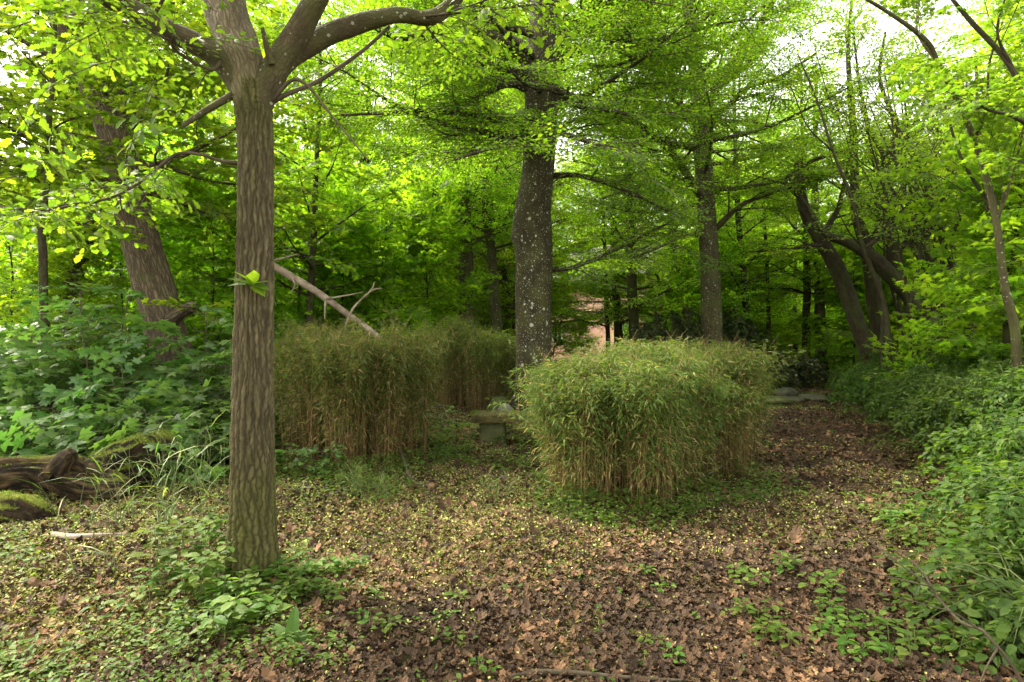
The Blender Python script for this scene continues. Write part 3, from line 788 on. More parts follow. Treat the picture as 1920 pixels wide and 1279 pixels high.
TY = 17.0
shown_tree('beech_tree', 'slimmer grey trunk behind the right bamboo hedges, forking into pale limbs high up', [(1336, 720, TY, 44), (1335, 630, TY, 37), (1331, 500, TY, 36), (1324, 380, TY, 33), (1318, 300, TY, 31), (1314, 230, TY, 31), (1308, 170, TY, 27), (1302, 100, TY, 22), (1292, 30, TY, 20), (1280, -60, TY, 18), (1270, -250, TY, 12), (1275, -420, TY, 5)],
    M['grey_bark'], 'beech', 'beech_leaf', [
    [(1322, 260, TY, 22), (1330, 195, TY - 0.1, 16), (1350, 155, TY - 0.3, 15), (1380, 110, TY - 0.5, 13), (1425, 45, TY - 0.8, 12), (1460, -20, TY - 1.2, 10), (1500, -120, TY - 1.6, 6)],
    [(1330, 225, TY - 0.1, 12), (1370, 195, TY - 0.4, 9), (1400, 165, TY - 0.8, 8), (1460, 145, TY - 1.4, 7), (1530, 100, TY - 2, 4)],
    [(1310, 225, TY, 15), (1288, 205, TY - 0.3, 12), (1262, 185, TY - 0.6, 9), (1230, 130, TY - 1, 8), (1232, 70, TY - 1.3, 4)],
    [(1318, 275, TY, 14), (1280, 272, TY - 0.3, 12), (1232, 263, TY - 0.6, 9), (1180, 240, TY - 0.9, 5)],
    [(1322, 375, TY, 18), (1300, 345, TY - 0.5, 15), (1270, 300, TY - 1, 13), (1240, 268, TY - 1.6, 12), (1200, 235, TY - 2.2, 11), (1150, 215, TY - 2.8, 10), (1102, 200, TY - 3.2, 7)],
    [(1340, 430, TY, 12), (1390, 385, TY - 0.6, 9), (1450, 360, TY - 1.2, 7), (1520, 330, TY - 1.8, 4)],
    [(1325, 360, TY, 10), (1280, 352, TY - 1, 8), (1200, 350, TY - 2, 6), (1130, 372, TY - 3, 4)],
    [(1335, 450, TY, 9), (1290, 440, TY - 0.5, 7), (1220, 470, TY - 1.2, 5), (1130, 500, TY - 2, 3)],
    ], 22, {'nb': 34, 't0': 0.34, 'L': 5.5, 'e0': -5, 'e1': 45, 'sub': 8}, 18, 0.8, 0.03,
    lambda p: ~((p[:, 1] < TY - 0.1) & (abs(scr(p)[0] - 1325) < 26) & (np.sin(scr(p)[1] * 0.05) > -0.2)) & ~((p[:, 1] < BY) & (abs(scr(p)[0] - 1003) < 40)), 8, 2.4)

MY = 10.0
old = shown_tree('old_maple_tree', 'thick rough barked trunk leaning left out of the undergrowth, half hidden by foliage', [(352, 800, MY, 86), (338, 720, MY, 77), (312, 620, MY + 0.1, 71), (283, 520, MY + 0.2, 66), (255, 420, MY + 0.3, 60), (235, 330, MY + 0.4, 58), (205, 230, MY + 0.5, 56), (160, 120, MY + 0.6, 54), (115, 20, MY + 0.7, 50), (75, -80, MY + 0.8, 44), (0, -300, MY + 1, 30), (-30, -500, MY + 1, 12)],
    M['rough_bark'], 'maple', 'maple_leaf', [
    [(322, 600, MY - 0.1, 26), (342, 585, MY - 0.2, 24), (358, 577, MY - 0.3, 22), (367, 579, MY - 0.35, 15)],
    [(150, 118, MY + 0.6, 18), (130, 60, MY + 0.4, 10), (128, 20, MY + 0.2, 6)],
    ], 23, {'nb': 32, 't0': 0.42, 'L': 3.8, 'e0': 0, 'e1': 40, 'sub': 6}, 26, 0.85, 0.05,
    lambda p: ~((p[:, 1] < MY + 0.6) & (np.abs(scr(p)[0] - np.interp(scr(p)[1], [-80, 20, 120, 230, 330, 420, 520, 620, 720], [75, 115, 160, 205, 235, 255, 283, 312, 338])) < 48) & (np.sin(scr(p)[1] * 0.03 + 0.4) > -0.55)), 1, 0.3)

simple = {'nb': 22, 't0': 0.42, 'L': 2.6, 'e0': 8, 'e1': 55, 'sub': 5}
LST = [
 ('maple_tree', 'thin wavy dark pole of a trunk among the leaves at the far left', [(86, 640, 8.5, 15), (82, 560, 8.5, 14), (80, 470, 8.5, 13), (77, 420, 8.5, 12), (88, 340, 8.5, 10), (91, 250, 8.5, 10), (98, 150, 8.5, 8), (104, 0, 8.5, 6), (100, -150, 8.5, 3)], 'dark_bark', 'maple', 'maple_leaf', [], {'nb': 12, 't0': 0.4, 'L': 1.8, 'e0': 8, 'e1': 55, 'sub': 4}),
 ('maple_tree', 'lichened young trunk leaning right, between thin pole tree and thick leaning trunk', [(128, 620, 12, 28), (138, 530, 12, 26), (155, 470, 12, 25), (172, 415, 12, 22), (200, 330, 12, 18), (240, 200, 12, 14), (270, 60, 12, 9), (285, -60, 12, 4)], 'grey_bark', 'maple', 'maple_leaf', [], simple),
 ('maple_tree', 'slender dark trunk rising behind the pale leaning dead branch', [(580, 620, 14, 15), (584, 530, 14, 13), (588, 450, 14, 12), (592, 330, 14, 10), (600, 180, 14, 7), (600, 40, 14, 3)], 'dark_bark', 'maple', 'maple_leaf', [], {'nb': 24, 't0': 0.3, 'L': 2.8, 'e0': 8, 'e1': 55, 'sub': 5}),
 ('beech_tree', 'pale grey trunk behind the rear bamboo hedge, thicker of a close pair', [(876, 640, 20, 30), (874, 560, 20, 28), (873, 470, 20, 26), (870, 390, 20, 24), (868, 250, 20, 20), (860, 60, 20, 14), (855, -120, 20, 5)], 'grey_bark', 'beech_far', 'wood_leaf', [], {'nb': 30, 't0': 0.45, 'L': 3.6, 'e0': 8, 'e1': 55, 'sub': 7}),
 ('beech_tree', 'pale narrow trunk leaning slightly left, thinner of the close pair behind the rear bamboo', [(932, 630, 21, 21), (928, 560, 21, 19), (921, 470, 21, 18), (914, 420, 21, 16), (905, 300, 21, 13), (890, 100, 21, 8), (885, -50, 21, 4)], 'grey_bark', 'beech_far', 'wood_leaf', [], {'nb': 26, 't0': 0.45, 'L': 3.2, 'e0': 8, 'e1': 55, 'sub': 7}),
 ('beech_tree', 'dark trunk standing in front of the brick house, stouter of the two there', [(1160, 640, 26, 17), (1156, 560, 26, 15), (1152, 480, 26, 13), (1150, 380, 26, 11), (1148, 200, 26, 8), (1150, 20, 26, 4)], 'dark_bark', 'beech_far', 'wood_leaf', [], {'nb': 34, 't0': 0.24, 'L': 3.4, 'e0': 8, 'e1': 55, 'sub': 6}),
 ('maple_tree', 'very thin dark trunk in front of the brick house wall', [(1140, 630, 27, 9), (1137, 570, 27, 8), (1134, 480, 27, 7), (1130, 350, 27, 5), (1132, 220, 27, 3)], 'dark_bark', 'beech_far', 'wood_leaf', [], {'nb': 24, 't0': 0.25, 'L': 2.6, 'e0': 10, 'e1': 45, 'sub': 5}),
 ('beech_tree', 'shaded brown trunk just right of the brick house', [(1190, 660, 22, 22), (1186, 560, 22, 19), (1182, 450, 22, 17), (1178, 330, 22, 14), (1172, 150, 22, 10), (1168, -20, 22, 4)], 'dark_bark', 'beech_far', 'wood_leaf', [], {'nb': 36, 't0': 0.26, 'L': 3.4, 'e0': 8, 'e1': 55, 'sub': 6}),
 ('maple_tree', 'thin upright dark trunk right of the forked grey trunk', [(1402, 660, 21, 14), (1398, 560, 21, 12), (1390, 470, 21, 11), (1384, 400, 21, 10), (1378, 250, 21, 8), (1375, 80, 21, 4)], 'dark_bark', 'beech_far', 'wood_leaf', [], {'nb': 24, 't0': 0.34, 'L': 3.0, 'e0': 8, 'e1': 55, 'sub': 6}),
 ('maple_tree', 'spindly dark sapling trunk left of the path where it vanishes', [(1442, 650, 23, 8), (1440, 560, 23, 7), (1437, 480, 23, 6), (1432, 380, 23, 5), (1430, 250, 23, 3)], 'dark_bark', 'beech_far', 'wood_leaf', [], {'nb': 14, 't0': 0.4, 'L': 2.2, 'e0': 8, 'e1': 55, 'sub': 5}),
 ('birch_tree', 'slim brown trunk at the left edge of the bright gap where the path vanishes', [(1492, 670, 30, 9), (1490, 610, 30, 8), (1490, 540, 30, 7), (1492, 400, 30, 6), (1495, 250, 30, 3)], 'dark_bark', 'beech_far', 'wood_leaf', [], {'nb': 18, 't0': 0.42, 'L': 2.8, 'e0': 8, 'e1': 55, 'sub': 5}),
 ('birch_tree', 'reddish brown trunk beside the path, left of the pair in the bright gap', [(1511, 690, 22, 16), (1512, 600, 22, 14), (1513, 520, 22, 12), (1510, 420, 22, 10), (1505, 300, 22, 7), (1502, 140, 22, 4)], 'dark_bark', 'beech_far', 'wood_leaf', [], {'nb': 22, 't0': 0.42, 'L': 3.0, 'e0': 8, 'e1': 55, 'sub': 6}),
 ('birch_tree', 'grey trunk beside the path, right of the pair in the bright gap', [(1540, 680, 22, 22), (1538, 600, 22, 19), (1535, 520, 22, 17), (1530, 440, 22, 15), (1528, 320, 22, 11), (1530, 120, 22, 5)], 'grey_bark', 'beech_far', 'wood_leaf', [], {'nb': 24, 't0': 0.4, 'L': 3.2, 'e0': 8, 'e1': 55, 'sub': 6}),
 ('leaning_tree', 'stout brown trunk leaning left over the path, snapped off at the top', [(1632, 680, 16, 33), (1615, 630, 16, 30), (1592, 560, 16, 28), (1568, 500, 16, 26), (1535, 445, 16, 23), (1515, 410, 16, 21), (1503, 370, 16, 20), (1500, 330, 16, 18), (1497, 305, 16, 15)], 'dark_bark', 'beech_far', 'wood_leaf',
   [[(1503, 372, 16, 11), (1480, 350, 15.8, 9), (1472, 338, 15.6, 8), (1500, 318, 15.3, 8), (1530, 298, 15, 7), (1570, 290, 14.6, 4)], [(1540, 450, 16, 14), (1560, 412, 16, 10), (1575, 380, 16, 8), (1590, 300, 16.2, 6), (1600, 200, 16.3, 4)], [(1545, 460, 16, 12), (1510, 462, 15.7, 9), (1490, 466, 15.5, 5)]], None),
 ('leaning_tree', 'brown trunk leaning slightly left, middle one of the three leaning over the path', [(1655, 650, 17, 34), (1645, 590, 17, 28), (1633, 510, 17, 25), (1620, 450, 17, 22), (1606, 400, 17, 19), (1602, 330, 17, 15), (1600, 240, 17, 12), (1590, 100, 17, 8), (1600, -20, 17, 4)], 'dark_bark', 'beech_far', 'wood_leaf',
   [[(1624, 460, 17, 12), (1650, 420, 16.8, 9), (1662, 360, 16.6, 7), (1670, 260, 16.4, 4)]], {'nb': 14, 't0': 0.5, 'L': 2.2, 'e0': 10, 'e1': 50, 'sub': 4}),
 ('leaning_tree', 'blackish crooked trunk bent low over the path, with several rising stems', [(1765, 640, 15, 36), (1730, 590, 15, 31), (1700, 550, 15, 28), (1665, 510, 15, 28), (1630, 478, 15, 24), (1590, 455, 15, 18), (1550, 440, 15, 13), (1520, 400, 15, 9), (1490, 350, 15, 4)], 'dark_bark', 'beech_far', 'wood_leaf',
   [[(1690, 545, 15, 27), (1676, 500, 15, 24), (1672, 440, 15, 21), (1650, 395, 15, 18), (1655, 340, 15, 16), (1662, 300, 15, 13), (1680, 240, 15, 9), (1650, 150, 15, 6), (1660, 60, 15, 4)],
    [(1676, 480, 15, 14), (1705, 450, 14.8, 10), (1740, 440, 14.6, 8), (1790, 410, 14.3, 5)],
    [(1655, 400, 15, 10), (1625, 400, 15, 8), (1615, 380, 15, 6), (1590, 330, 15, 4)],
    [(1662, 300, 15, 9), (1630, 240, 15, 6), (1612, 160, 15, 5), (1600, 60, 15, 3)],
    [(1662, 310, 15, 10), (1700, 260, 14.8, 7), (1735, 180, 14.6, 5), (1740, 100, 14.5, 3)]], None),
 ('leaning_tree', 'dark twisting trunk among the leaves right of the crooked black one', [(1755, 630, 15.5, 24), (1748, 570, 15.5, 19), (1738, 500, 15.5, 16), (1735, 450, 15.5, 14), (1745, 390, 15.5, 12), (1742, 330, 15.5, 10), (1760, 260, 15.5, 7), (1740, 180, 15.5, 5), (1750, 90, 15.5, 3)], 'dark_bark', 'beech_far', 'wood_leaf',
   [[(1740, 420, 15.5, 9), (1770, 370, 15.3, 6), (1800, 290, 15, 4)], [(1745, 350, 15.5, 8), (1715, 300, 15.5, 6), (1700, 220, 15.5, 4), (1690, 120, 15.5, 3)]], None),
 ('hazel_tree', 'long pale stem arching up and left across the sky at the right', [(1905, 640, 7.5, 15), (1885, 540, 7.5, 13), (1868, 420, 7.5, 12), (1845, 320, 7.5, 11), (1810, 220, 7.4, 10), (1760, 120, 7.3, 9), (1735, 75, 7.2, 8), (1660, 20, 7.0, 6), (1590, -20, 6.8, 4)], 'limb_bark', 'maple', 'oak_leaf',
   [[(1830, 255, 7.4, 6), (1850, 205, 7.2, 5), (1855, 120, 7, 4), (1880, 40, 6.8, 3)], [(1760, 120, 7.3, 6), (1720, 60, 7.4, 4), (1725, -10, 7.5, 3)], [(1868, 420, 7.5, 7), (1900, 320, 7.3, 5), (1925, 220, 7.1, 4)]], None),
 ('hazel_tree', 'cluster stem standing upright in the bushes at the right edge', [(1890, 640, 9, 16), (1886, 560, 9, 15), (1880, 470, 9, 13), (1872, 400, 9, 11), (1850, 330, 9, 9), (1835, 250, 9, 7), (1830, 120, 9, 4)], 'dark_bark', 'maple', 'maple_leaf',
   [[(1885, 540, 9, 9), (1905, 450, 9, 7), (1912, 330, 9, 6), (1900, 180, 9, 4)], [(1878, 450, 9, 8), (1850, 380, 9, 6), (1800, 290, 9, 5), (1770, 190, 9, 3)]], None),
 ('hazel_tree', 'dark branch reaching in from the right edge high above the brambles', [(2120, 800, 6, 22), (2080, 520, 6, 20), (2010, 330, 6, 16), (1925, 180, 6, 11), (1880, 105, 6, 9), (1820, 40, 6, 8), (1770, -20, 6, 5)], 'dark_bark', 'maple', 'oak_leaf',
   [[(2040, 400, 6, 10), (1930, 240, 5.8, 7), (1850, 205, 5.6, 5), (1830, 185, 5.5, 3)], [(1900, 130, 6, 6), (1870, 60, 5.9, 4), (1890, -20, 5.8, 3)]], None),
]
for q, (nm, lb, pts, bm, kind, lm, limbs, crown) in enumerate(LST):
    spray = {'maple': 0.62, 'beech_far': 0.8}[kind] * (0.62 if pts[0][2] < 8 else 1)
    kp = lambda p: (np.linalg.norm(p - np.array([0, 0, 1.5]), axis=1) > 3.0)
    if nm == 'leaning_tree': kp = lambda p: np.random.default_rng(5).random(len(p)) < 0.55
    shown_tree(nm, lb, pts, M[bm], kind, lm, limbs, 40 + q, crown, 12, spray, 0.06, kp, 5 if pts[0][2] > 8 else 6, 1.6 if pts[0][2] > 8 else 1.0)

rg = np.random.default_rng(77)
for q in range(24):
    fx = rg.uniform(1650, 1900); Yq = rg.uniform(11, 17); ln = rg.uniform(-190, 10); w0 = rg.uniform(5, 11) * 13 / Yq
    top = rg.uniform(60, 330); rows = []
    for u in np.linspace(0, 1, 7):
        rows.append((fx + ln * u ** 1.4 + rg.normal(0, 9) * (u > 0), 650 + (top - 650) * u, Yq + rg.normal(0, 0.1), w0 * (1 - 0.8 * u)))
    lim = []
    for j in range(rg.integers(3, 6)):
        i = int(rg.integers(2, 6)); sgn = rg.choice([-1, 1]); b = rows[i]; L = rg.uniform(60, 150)
        lim.append([(b[0], b[1], b[2], b[3] * 0.7), (b[0] + sgn * L * 0.35 + rg.normal(0, 6), b[1] - L * 0.35, b[2] - 0.1, b[3] * 0.5), (b[0] + sgn * L * 0.55 + rg.normal(0, 12), b[1] - L * 0.9, b[2] - 0.3, b[3] * 0.35), (b[0] + sgn * L * 0.9 + rg.normal(0, 14), b[1] - L * 1.3, b[2] - 0.4, 1.0)])
    t = shown_tree('hazel_tree', 'thin dark forking stem in the tangle of leaning stems at the right', rows, M['dark_bark'], 'beech_far', 'maple_leaf', lim, 800 + q, None, 6, 0.62, 0.05, lambda p: np.random.default_rng(6).random(len(p)) < 0.55, 4, 1.1)
    t['group'] = 'thin forking stems in the tangle at the right'

# --- trees further in, copied from a few of a kind
def wood_tree(name, label, group, h, r0, nb, t0, L, e0, e1, sub, kind, lm, bm, spray, seed, upc=0.03, taper=0.5):
    rng = np.random.default_rng(seed)
    t = thing(name, label, 'tree', (0, 0, 0), group)
    n = 7
    pts = np.array([[rng.normal(0, 0.05 * h * 0.25) * (i > 0), rng.normal(0, 0.05 * h * 0.25) * (i > 0), h * i / (n - 1) - (0.2 if i == 0 else 0)] for i in range(n)])
    rad = r0 * np.array([1.15, 0.92, 0.8, 0.66, 0.48, 0.3, 0.06])
    g = Geo(); g.tube(pts, rad, 10, 26, disp=lambda a, Lg, r: r * 0.06 * (np.sin(2 * a + Lg) + np.sin(3 * a - 2 * Lg)) + 0.4 * r * np.exp(-Lg / 0.4) * (0.5 + 0.5 * np.cos(5 * a)))
    spr, gw = [], Geo()
    grow(rng, pts, rad, nb, t0, L, e0, e1, sub, spray, gw, spr, upc, taper)
    g.build('trunk', M[bm], t); gw.build('branches', M[bm], t)
    gl = Geo(); scatter_sprays(gl, kind, spr, rng, 0.45, True)
    gl.build('foliage', [M[lm], M['twig']], t)
    return t

KINDS = {
 'tall': [wood_tree('beech_tree', 'tall leafy beech of the green wood behind the clearing', 'tall beeches of the wood behind', 17, 0.24, 46, 0.14, 5.4, 5, 62, 8, 'beech_far', 'wood_leaf', 'grey_bark', 1.0, 61 + q) for q in range(2)],
 'mid': [wood_tree('maple_tree', 'mid-height maple with leaves down to the undergrowth in the wood behind', 'maples of the wood behind', 10, 0.13, 40, 0.08, 4.0, 5, 60, 7, 'maple_far', 'wood_leaf', 'dark_bark', 0.95, 71 + q) for q in range(2)],
 'low': [wood_tree('young_maple', 'young bushy maple filling the understorey', 'young maples of the understorey', 5.0, 0.05, 32, 0.05, 2.6, 5, 60, 6, 'maple_far', 'wood_leaf', 'dark_bark', 0.75, 81 + q) for q in range(2)],
 'near': [wood_tree('young_maple', 'young maple with broad lobed leaves behind the undergrowth', 'broad leaved young maples', 5.6, 0.045, 30, 0.06, 2.5, 0, 55, 5, 'maple', 'wood_leaf', 'dark_bark', 0.68, 91 + q) for q in range(2)],
}
used = set()
def place(kind, x, y, s, rz, v):
    o = KINDS[kind][v]
    loc = (x, y, float(gz(x, y)))
    if (kind, v) not in used:
        used.add((kind, v)); o.location = loc; o.rotation_euler = (0, 0, rz); o.scale = (s, s, s)
    else: copy_tree(o, loc, rz, s)
rng = np.random.default_rng(101)
spots = []
def ok(x, y, dmin):
    return all((x - a) ** 2 + (y - b) ** 2 > dmin ** 2 for a, b in spots)
def blocked(x, y, marg):
    pxx = CX + x / y * F_PX
    if path_dist(x, y) < marg: return True
    m = 2.6 * F_PX / y
    if y < 43 and 1060 - m < pxx < 1210 + m * 0.8 and marg > 0.5: return True
    if math.hypot(x - 3, y - 50) < 8 and y < 54: return True
    if abs(x) < 4 and y < 12.5: return True
    return False
# understorey close by, by photo column and depth
for px_, yy, kd, s in ((20, 12, 'near', 0.7), (150, 11.5, 'near', 0.6), (230, 13.5, 'near', 0.8), (400, 12.5, 'near', 0.75), (60, 16, 'near', 1.0), (460, 15, 'near', 0.9), (330, 17, 'near', 1.1),
                        (560, 17, 'near', 1.1), (640, 16, 'near', 0.9), (720, 17.5, 'near', 1.1), (800, 18.5, 'near', 1.0), (1320, 23, 'low', 0.9), (1370, 25, 'low', 1.1), (1420, 27, 'low', 1.1),
                       (1600, 20, 'near', 1.0), (1690, 21, 'near', 0.9), (1780, 20, 'near', 0.9), (1860, 17, 'near', 0.7), (1960, 11, 'near', 0.9), (1840, 22, 'near', 0.9), (1930, 9, 'near', 0.7), (1790, 19, 'near', 1.1), (2020, 9, 'near', 1.0), (1900, 17, 'near', 1.0), (1650, 23, 'low', 1.2), (1085, 35, 'low', 0.55), (1200, 33, 'low', 0.6), (1040, 30, 'low', 0.9)):
    x = (px_ - CX) / F_PX * yy
    spots.append((x, yy)); place(kd, x, yy, s * rng.uniform(0.9, 1.1), rng.uniform(0, 6.28), int(rng.integers(0, 2)))
for px_, yy, s in ((965, 27, 0.95), (1255, 28, 1.0), (690, 25, 0.95), (560, 27, 1.0), (330, 25, 1.0), (180, 27, 1.0), (820, 30, 1.05), (440, 31, 1.1)):
    x = (px_ - CX) / F_PX * yy; spots.append((x, yy)); place('tall', x, yy, s, rng.uniform(0, 6.28), int(rng.integers(0, 2)))
for kd, n, y0, y1, dm, s0, s1 in (('low', 34, 17, 45, 2.2, 0.8, 1.3), ('mid', 38, 17, 55, 3.0, 0.8, 1.2), ('tall', 54, 22, 62, 3.2, 0.8, 1.2)):
    c = tries = 0
    while c < n and tries < 4000:
        tries += 1
        yy = math.sqrt(rng.uniform(y0 ** 2, y1 ** 2)); pxx = rng.uniform(-60, 1980); x = (pxx - CX) / F_PX * yy
        if blocked(x, yy, 1.6) or not ok(x, yy, dm): continue
        if kd == 'tall' and (1560 < pxx < 1900) and yy < 45: continue          # the gap of open sky
        if kd == 'mid' and (1600 < pxx < 1800) and yy < 34 : continue
        if kd == 'tall' and pxx < 480 and (yy < 24 or pxx < 60): continue
        if kd == 'mid' and pxx < 900 and yy < 30: continue
        if kd == 'tall' and yy < 32 and rng.random() < 0.5: continue
        spots.append((x, yy)); c += 1
        place(kd, x, yy, rng.uniform(s0, s1), rng.uniform(0, 6.28), int(rng.integers(0, 2)))
# the far wood that closes the view
g = Geo(); rng = np.random.default_rng(9); spr = []
for a in np.linspace(-0.95, 0.95, 150):
    for q in range(42):
        d = rng.uniform(66, 80); aa = a + rng.uniform(-0.01, 0.01); hh = 14 + 3 * sin(a * 23) + 2 * sin(a * 41)
        z = rng.uniform(0, 1) ** 0.8 * hh
        if 0.46 < aa < 0.72 and z > 9: continue
        spr.append((np.array([d * sin(aa), d * cos(aa), z]), rng.normal(0, 1, 3) * np.array([1, 1, 0.4]), rng.uniform(2.0, 3.2)))
scatter_sprays(g, 'beech_far', spr, rng, 0.5, False)
tag(g.build('far_woodland', M['wood_leaf']), 'far edge of the wood seen as one green mass', 'woodland', kind='stuff')
#@@PLANTS
# ------------------------------------------------------------------ the brick house beyond the trees
M['brick'] = None
k = NT('pink brick wall')
tc = k.n('ShaderNodeTexCoord').outputs['Object']
sx = k.n('ShaderNodeSeparateXYZ'); k.l(tc, sx.inputs[0])
cb = k.n('ShaderNodeCombineXYZ'); k.l(k.math('ADD', sx.outputs[0], sx.outputs[1]), cb.inputs[0]); k.l(sx.outputs[2], cb.inputs[1])
br = k.n('ShaderNodeTexBrick', Scale=4.0); br.inputs['Color1'].default_value = (0.42, 0.20, 0.14, 1); br.inputs['Color2'].default_value = (0.52, 0.28, 0.20, 1); br.inputs['Mortar'].default_value = (0.45, 0.40, 0.35, 1)
k.l(cb.outputs[0], br.inputs['Vector'])
p = k.n('ShaderNodeBsdfPrincipled', Roughness=0.9); k.l(br.outputs[0], p.inputs['Base Color']); k.l(p.outputs[0], k.out.inputs[0]); M['brick'] = k.m
M['white_paint'] = solid_mat('white paint', [(0.3, (0.72, 0.72, 0.70)), (0.7, (0.82, 0.82, 0.80))], 5, 0.6, 0)
M['tile'] = solid_mat('roof tile', [(0.3, (0.05, 0.045, 0.04)), (0.7, (0.11, 0.095, 0.08))], 6, 0.8, 0.02)
k = NT('window glass'); p = k.n('ShaderNodeBsdfPrincipled', Roughness=0.05); p.inputs['Base Color'].default_value = (0.03, 0.04, 0.05, 1); k.l(p.outputs[0], k.out.inputs[0]); M['glass'] = k.m
def box(g, c, s, mat=0):
    c = np.array(c, float); s = np.array(s, float) / 2
    v = np.array([[a, b, d] for a in (-1, 1) for b in (-1, 1) for d in (-1, 1)]) * s + c
    g.add(v, [np.array([(0, 1, 3, 2), (4, 6, 7, 5), (0, 4, 5, 1), (2, 3, 7, 6), (0, 2, 6, 4), (1, 5, 7, 3)])], None, mat)
HX, HY = 6.1, 44.0
house = thing('brick_house', 'pink brick house glimpsed between the trunks beyond the bamboo hedges', 'house', (HX, HY, 0), rz=radians(-58))
def hp(name, mat, boxes, parent=house):
    g = Geo()
    for c, s in boxes: box(g, c, s)
    return g.build(name, mat, parent)
hp('wall', M['brick'], [((0, 3, 2.9), (11.5, 6, 6.6))])
g = Geo(); v = np.array([(-6.2, -0.5, 6.1), (6.2, -0.5, 6.1), (6.2, 6.5, 6.1), (-6.2, 6.5, 6.1), (-6.2, 3, 9.4), (6.2, 3, 9.4)], float)
g.add(v, [np.array([(0, 1, 5, 4), (2, 3, 4, 5)]), np.array([(0, 4, 3), (1, 2, 5)])]); g.add(v[:4] - np.array([0, 0, 0.02]), [np.array([(3, 2, 1, 0)])])
rf = g.build('roof', M['tile'], house)
hp('chimney', M['brick'], [((2.5, 3, 9.6), (0.8, 0.8, 1.6))], rf)
for wx in (-4.2, 4.2):
    w = hp('window', M['glass'], [((wx, -0.03, 2.2), (1.2, 0.05, 1.3))])
    hp('frame', M['white_paint'], [((wx - 0.62, -0.06, 2.2), (0.1, 0.1, 1.5)), ((wx + 0.62, -0.06, 2.2), (0.1, 0.1, 1.5)), ((wx, -0.06, 2.9), (1.14, 0.1, 0.1)), ((wx, -0.06, 1.5), (1.14, 0.1, 0.1)), ((wx, -0.06, 2.2), (0.06, 0.08, 1.3))], w)

# ------------------------------------------------------------------ bamboo hedges
def bamboo(label, poly, h, ncul, seed, lean=0.12, nl=80):
    """A block of bamboo; poly: the ground outline its canes stand in."""
    rng = np.random.default_rng(seed)
    poly = np.array(poly, float); cen = poly.mean(0)
    def inside(q):
        c = False; j = len(poly) - 1
        for i in range(len(poly)):
            if (poly[i, 1] > q[1]) != (poly[j, 1] > q[1]) and q[0] < (poly[j, 0] - poly[i, 0]) * (q[1] - poly[i, 1]) / (poly[j, 1] - poly[i, 1]) + poly[i, 0]: c = not c
            j = i
        return c
    t = thing('bamboo_hedge', label, 'bamboo hedge', (cen[0], cen[1], float(gz(*cen))), 'clipped bamboo hedges round the bench')
    o = np.array(t.location)
    gc, gl = Geo(), Geo()
    lo, hi = poly.min(0), poly.max(0); n = 0
    lp, lf, ls, lr = [], [], [], []
    clump = rng.uniform(0, 1, (26, 2)) * (hi - lo) + lo
    while n < ncul:
        q = rng.uniform(lo, hi)
        if rng.random() < 0.6:                                   # canes rise in tufts
            cl = clump[rng.integers(0, 26)]; q = cl + rng.normal(0, 0.09, 2)
        if not inside(q): continue
        n += 1
        out = (q - cen) / (np.abs(hi - lo).max() / 2)
        d = np.array([out[0], out[1]]) * lean + rng.normal(0, 0.055, 2)
        hh = h * rng.uniform(0.55, 1.0) ** 0.55 * (1 + 0.07 * sin(q[0] * 4.3 + seed) + 0.05 * sin(q[1] * 5.1 + q[0] * 7)) * (1.0 if rng.random() > 0.06 else rng.uniform(1.02, 1.14)) * (1 - 0.10 * min(1, np.abs(out).max()) ** 3)
        z0 = float(gz(*q)) - 0.03
        bend = rng.normal(0, 0.15, 2) + out * 0.05
        pts = [np.array([q[0] + d[0] * hh * u + bend[0] * u ** 3, q[1] + d[1] * hh * u + bend[1] * u ** 3, z0 + hh * u * (1 - 0.04 * u)]) for u in (0, 0.3, 0.6, 0.85, 1.0)]
        if rng.random() < 0.05:                                  # a stray cane leaning out of the clump
            k_ = out * rng.uniform(0.1, 0.35) + rng.normal(0, 0.12, 2); pts = [p_ + np.array([k_[0] * u * u, k_[1] * u * u, 0.06 * u]) for p_, u in zip(pts, (0, 0.3, 0.6, 0.85, 1.0))]
        dead = rng.random() < 0.25
        gc.tube(pts, np.array([1, 0.95, 0.8, 0.5, 0.25]) * rng.uniform(0.0020, 0.0038), 3, 6, rnd=rng.uniform(0.0, 1.0), cap=False)
        m = int(1.6 * nl * rng.uniform(0.6, 1.3)) if not dead else int(nl * 0.3)
        start = rng.uniform(0.06, 0.6)
        u = start + (1.0 - start) * rng.uniform(0, 1, m) ** 0.85
        p = catmull(np.array(pts), 40)[np.minimum(39, (u * 39).astype(int))]
        a = rng.uniform(0, 2 * pi, m); rad = rng.uniform(0.01, 0.16, m) * (1.15 - 0.5 * u)
        dirs = np.stack([np.cos(a), np.sin(a), rng.uniform(-0.9, 0.55, m)], -1)
        lp.append(p + dirs * rad[:, None] * np.array([1, 1, 0.4])); lf.append(dirs); ls.append(rng.uniform(0.04, 0.098, m))
        lr.append(np.where(rng.random(m) < (0.55 * np.clip(1.0 - u * 1.25, 0, 1) + 0.03), rng.uniform(0.85, 1.0, m), rng.uniform(0, 0.84, m)))
        for _ in range(5):                                        # side twigs
            uu = rng.uniform(start, 0.95); c = catmull(np.array(pts), 40)[int(uu * 39)]; a = rng.uniform(0, 6.28); L = rng.uniform(0.12, 0.3)
            gc.tube([c, c + np.array([cos(a) * L * 0.5, sin(a) * L * 0.5, L * 0.6])], [0.0018, 0.001], 3, 2, rnd=rng.uniform(0.4, 1), cap=False)
    lp, lf, ls, lr = map(np.concatenate, (lp, lf, ls, lr))
    gl.inst(LANCE, lp, basis(lf, np.array([0, 0, 1.0]) + rng.normal(0, 0.5, lf.shape)), ls, rng, rnd=lr)
    gc.build('canes', M['culm'], t, o); gl.build('foliage', M['bamboo_leaf'], t, o)
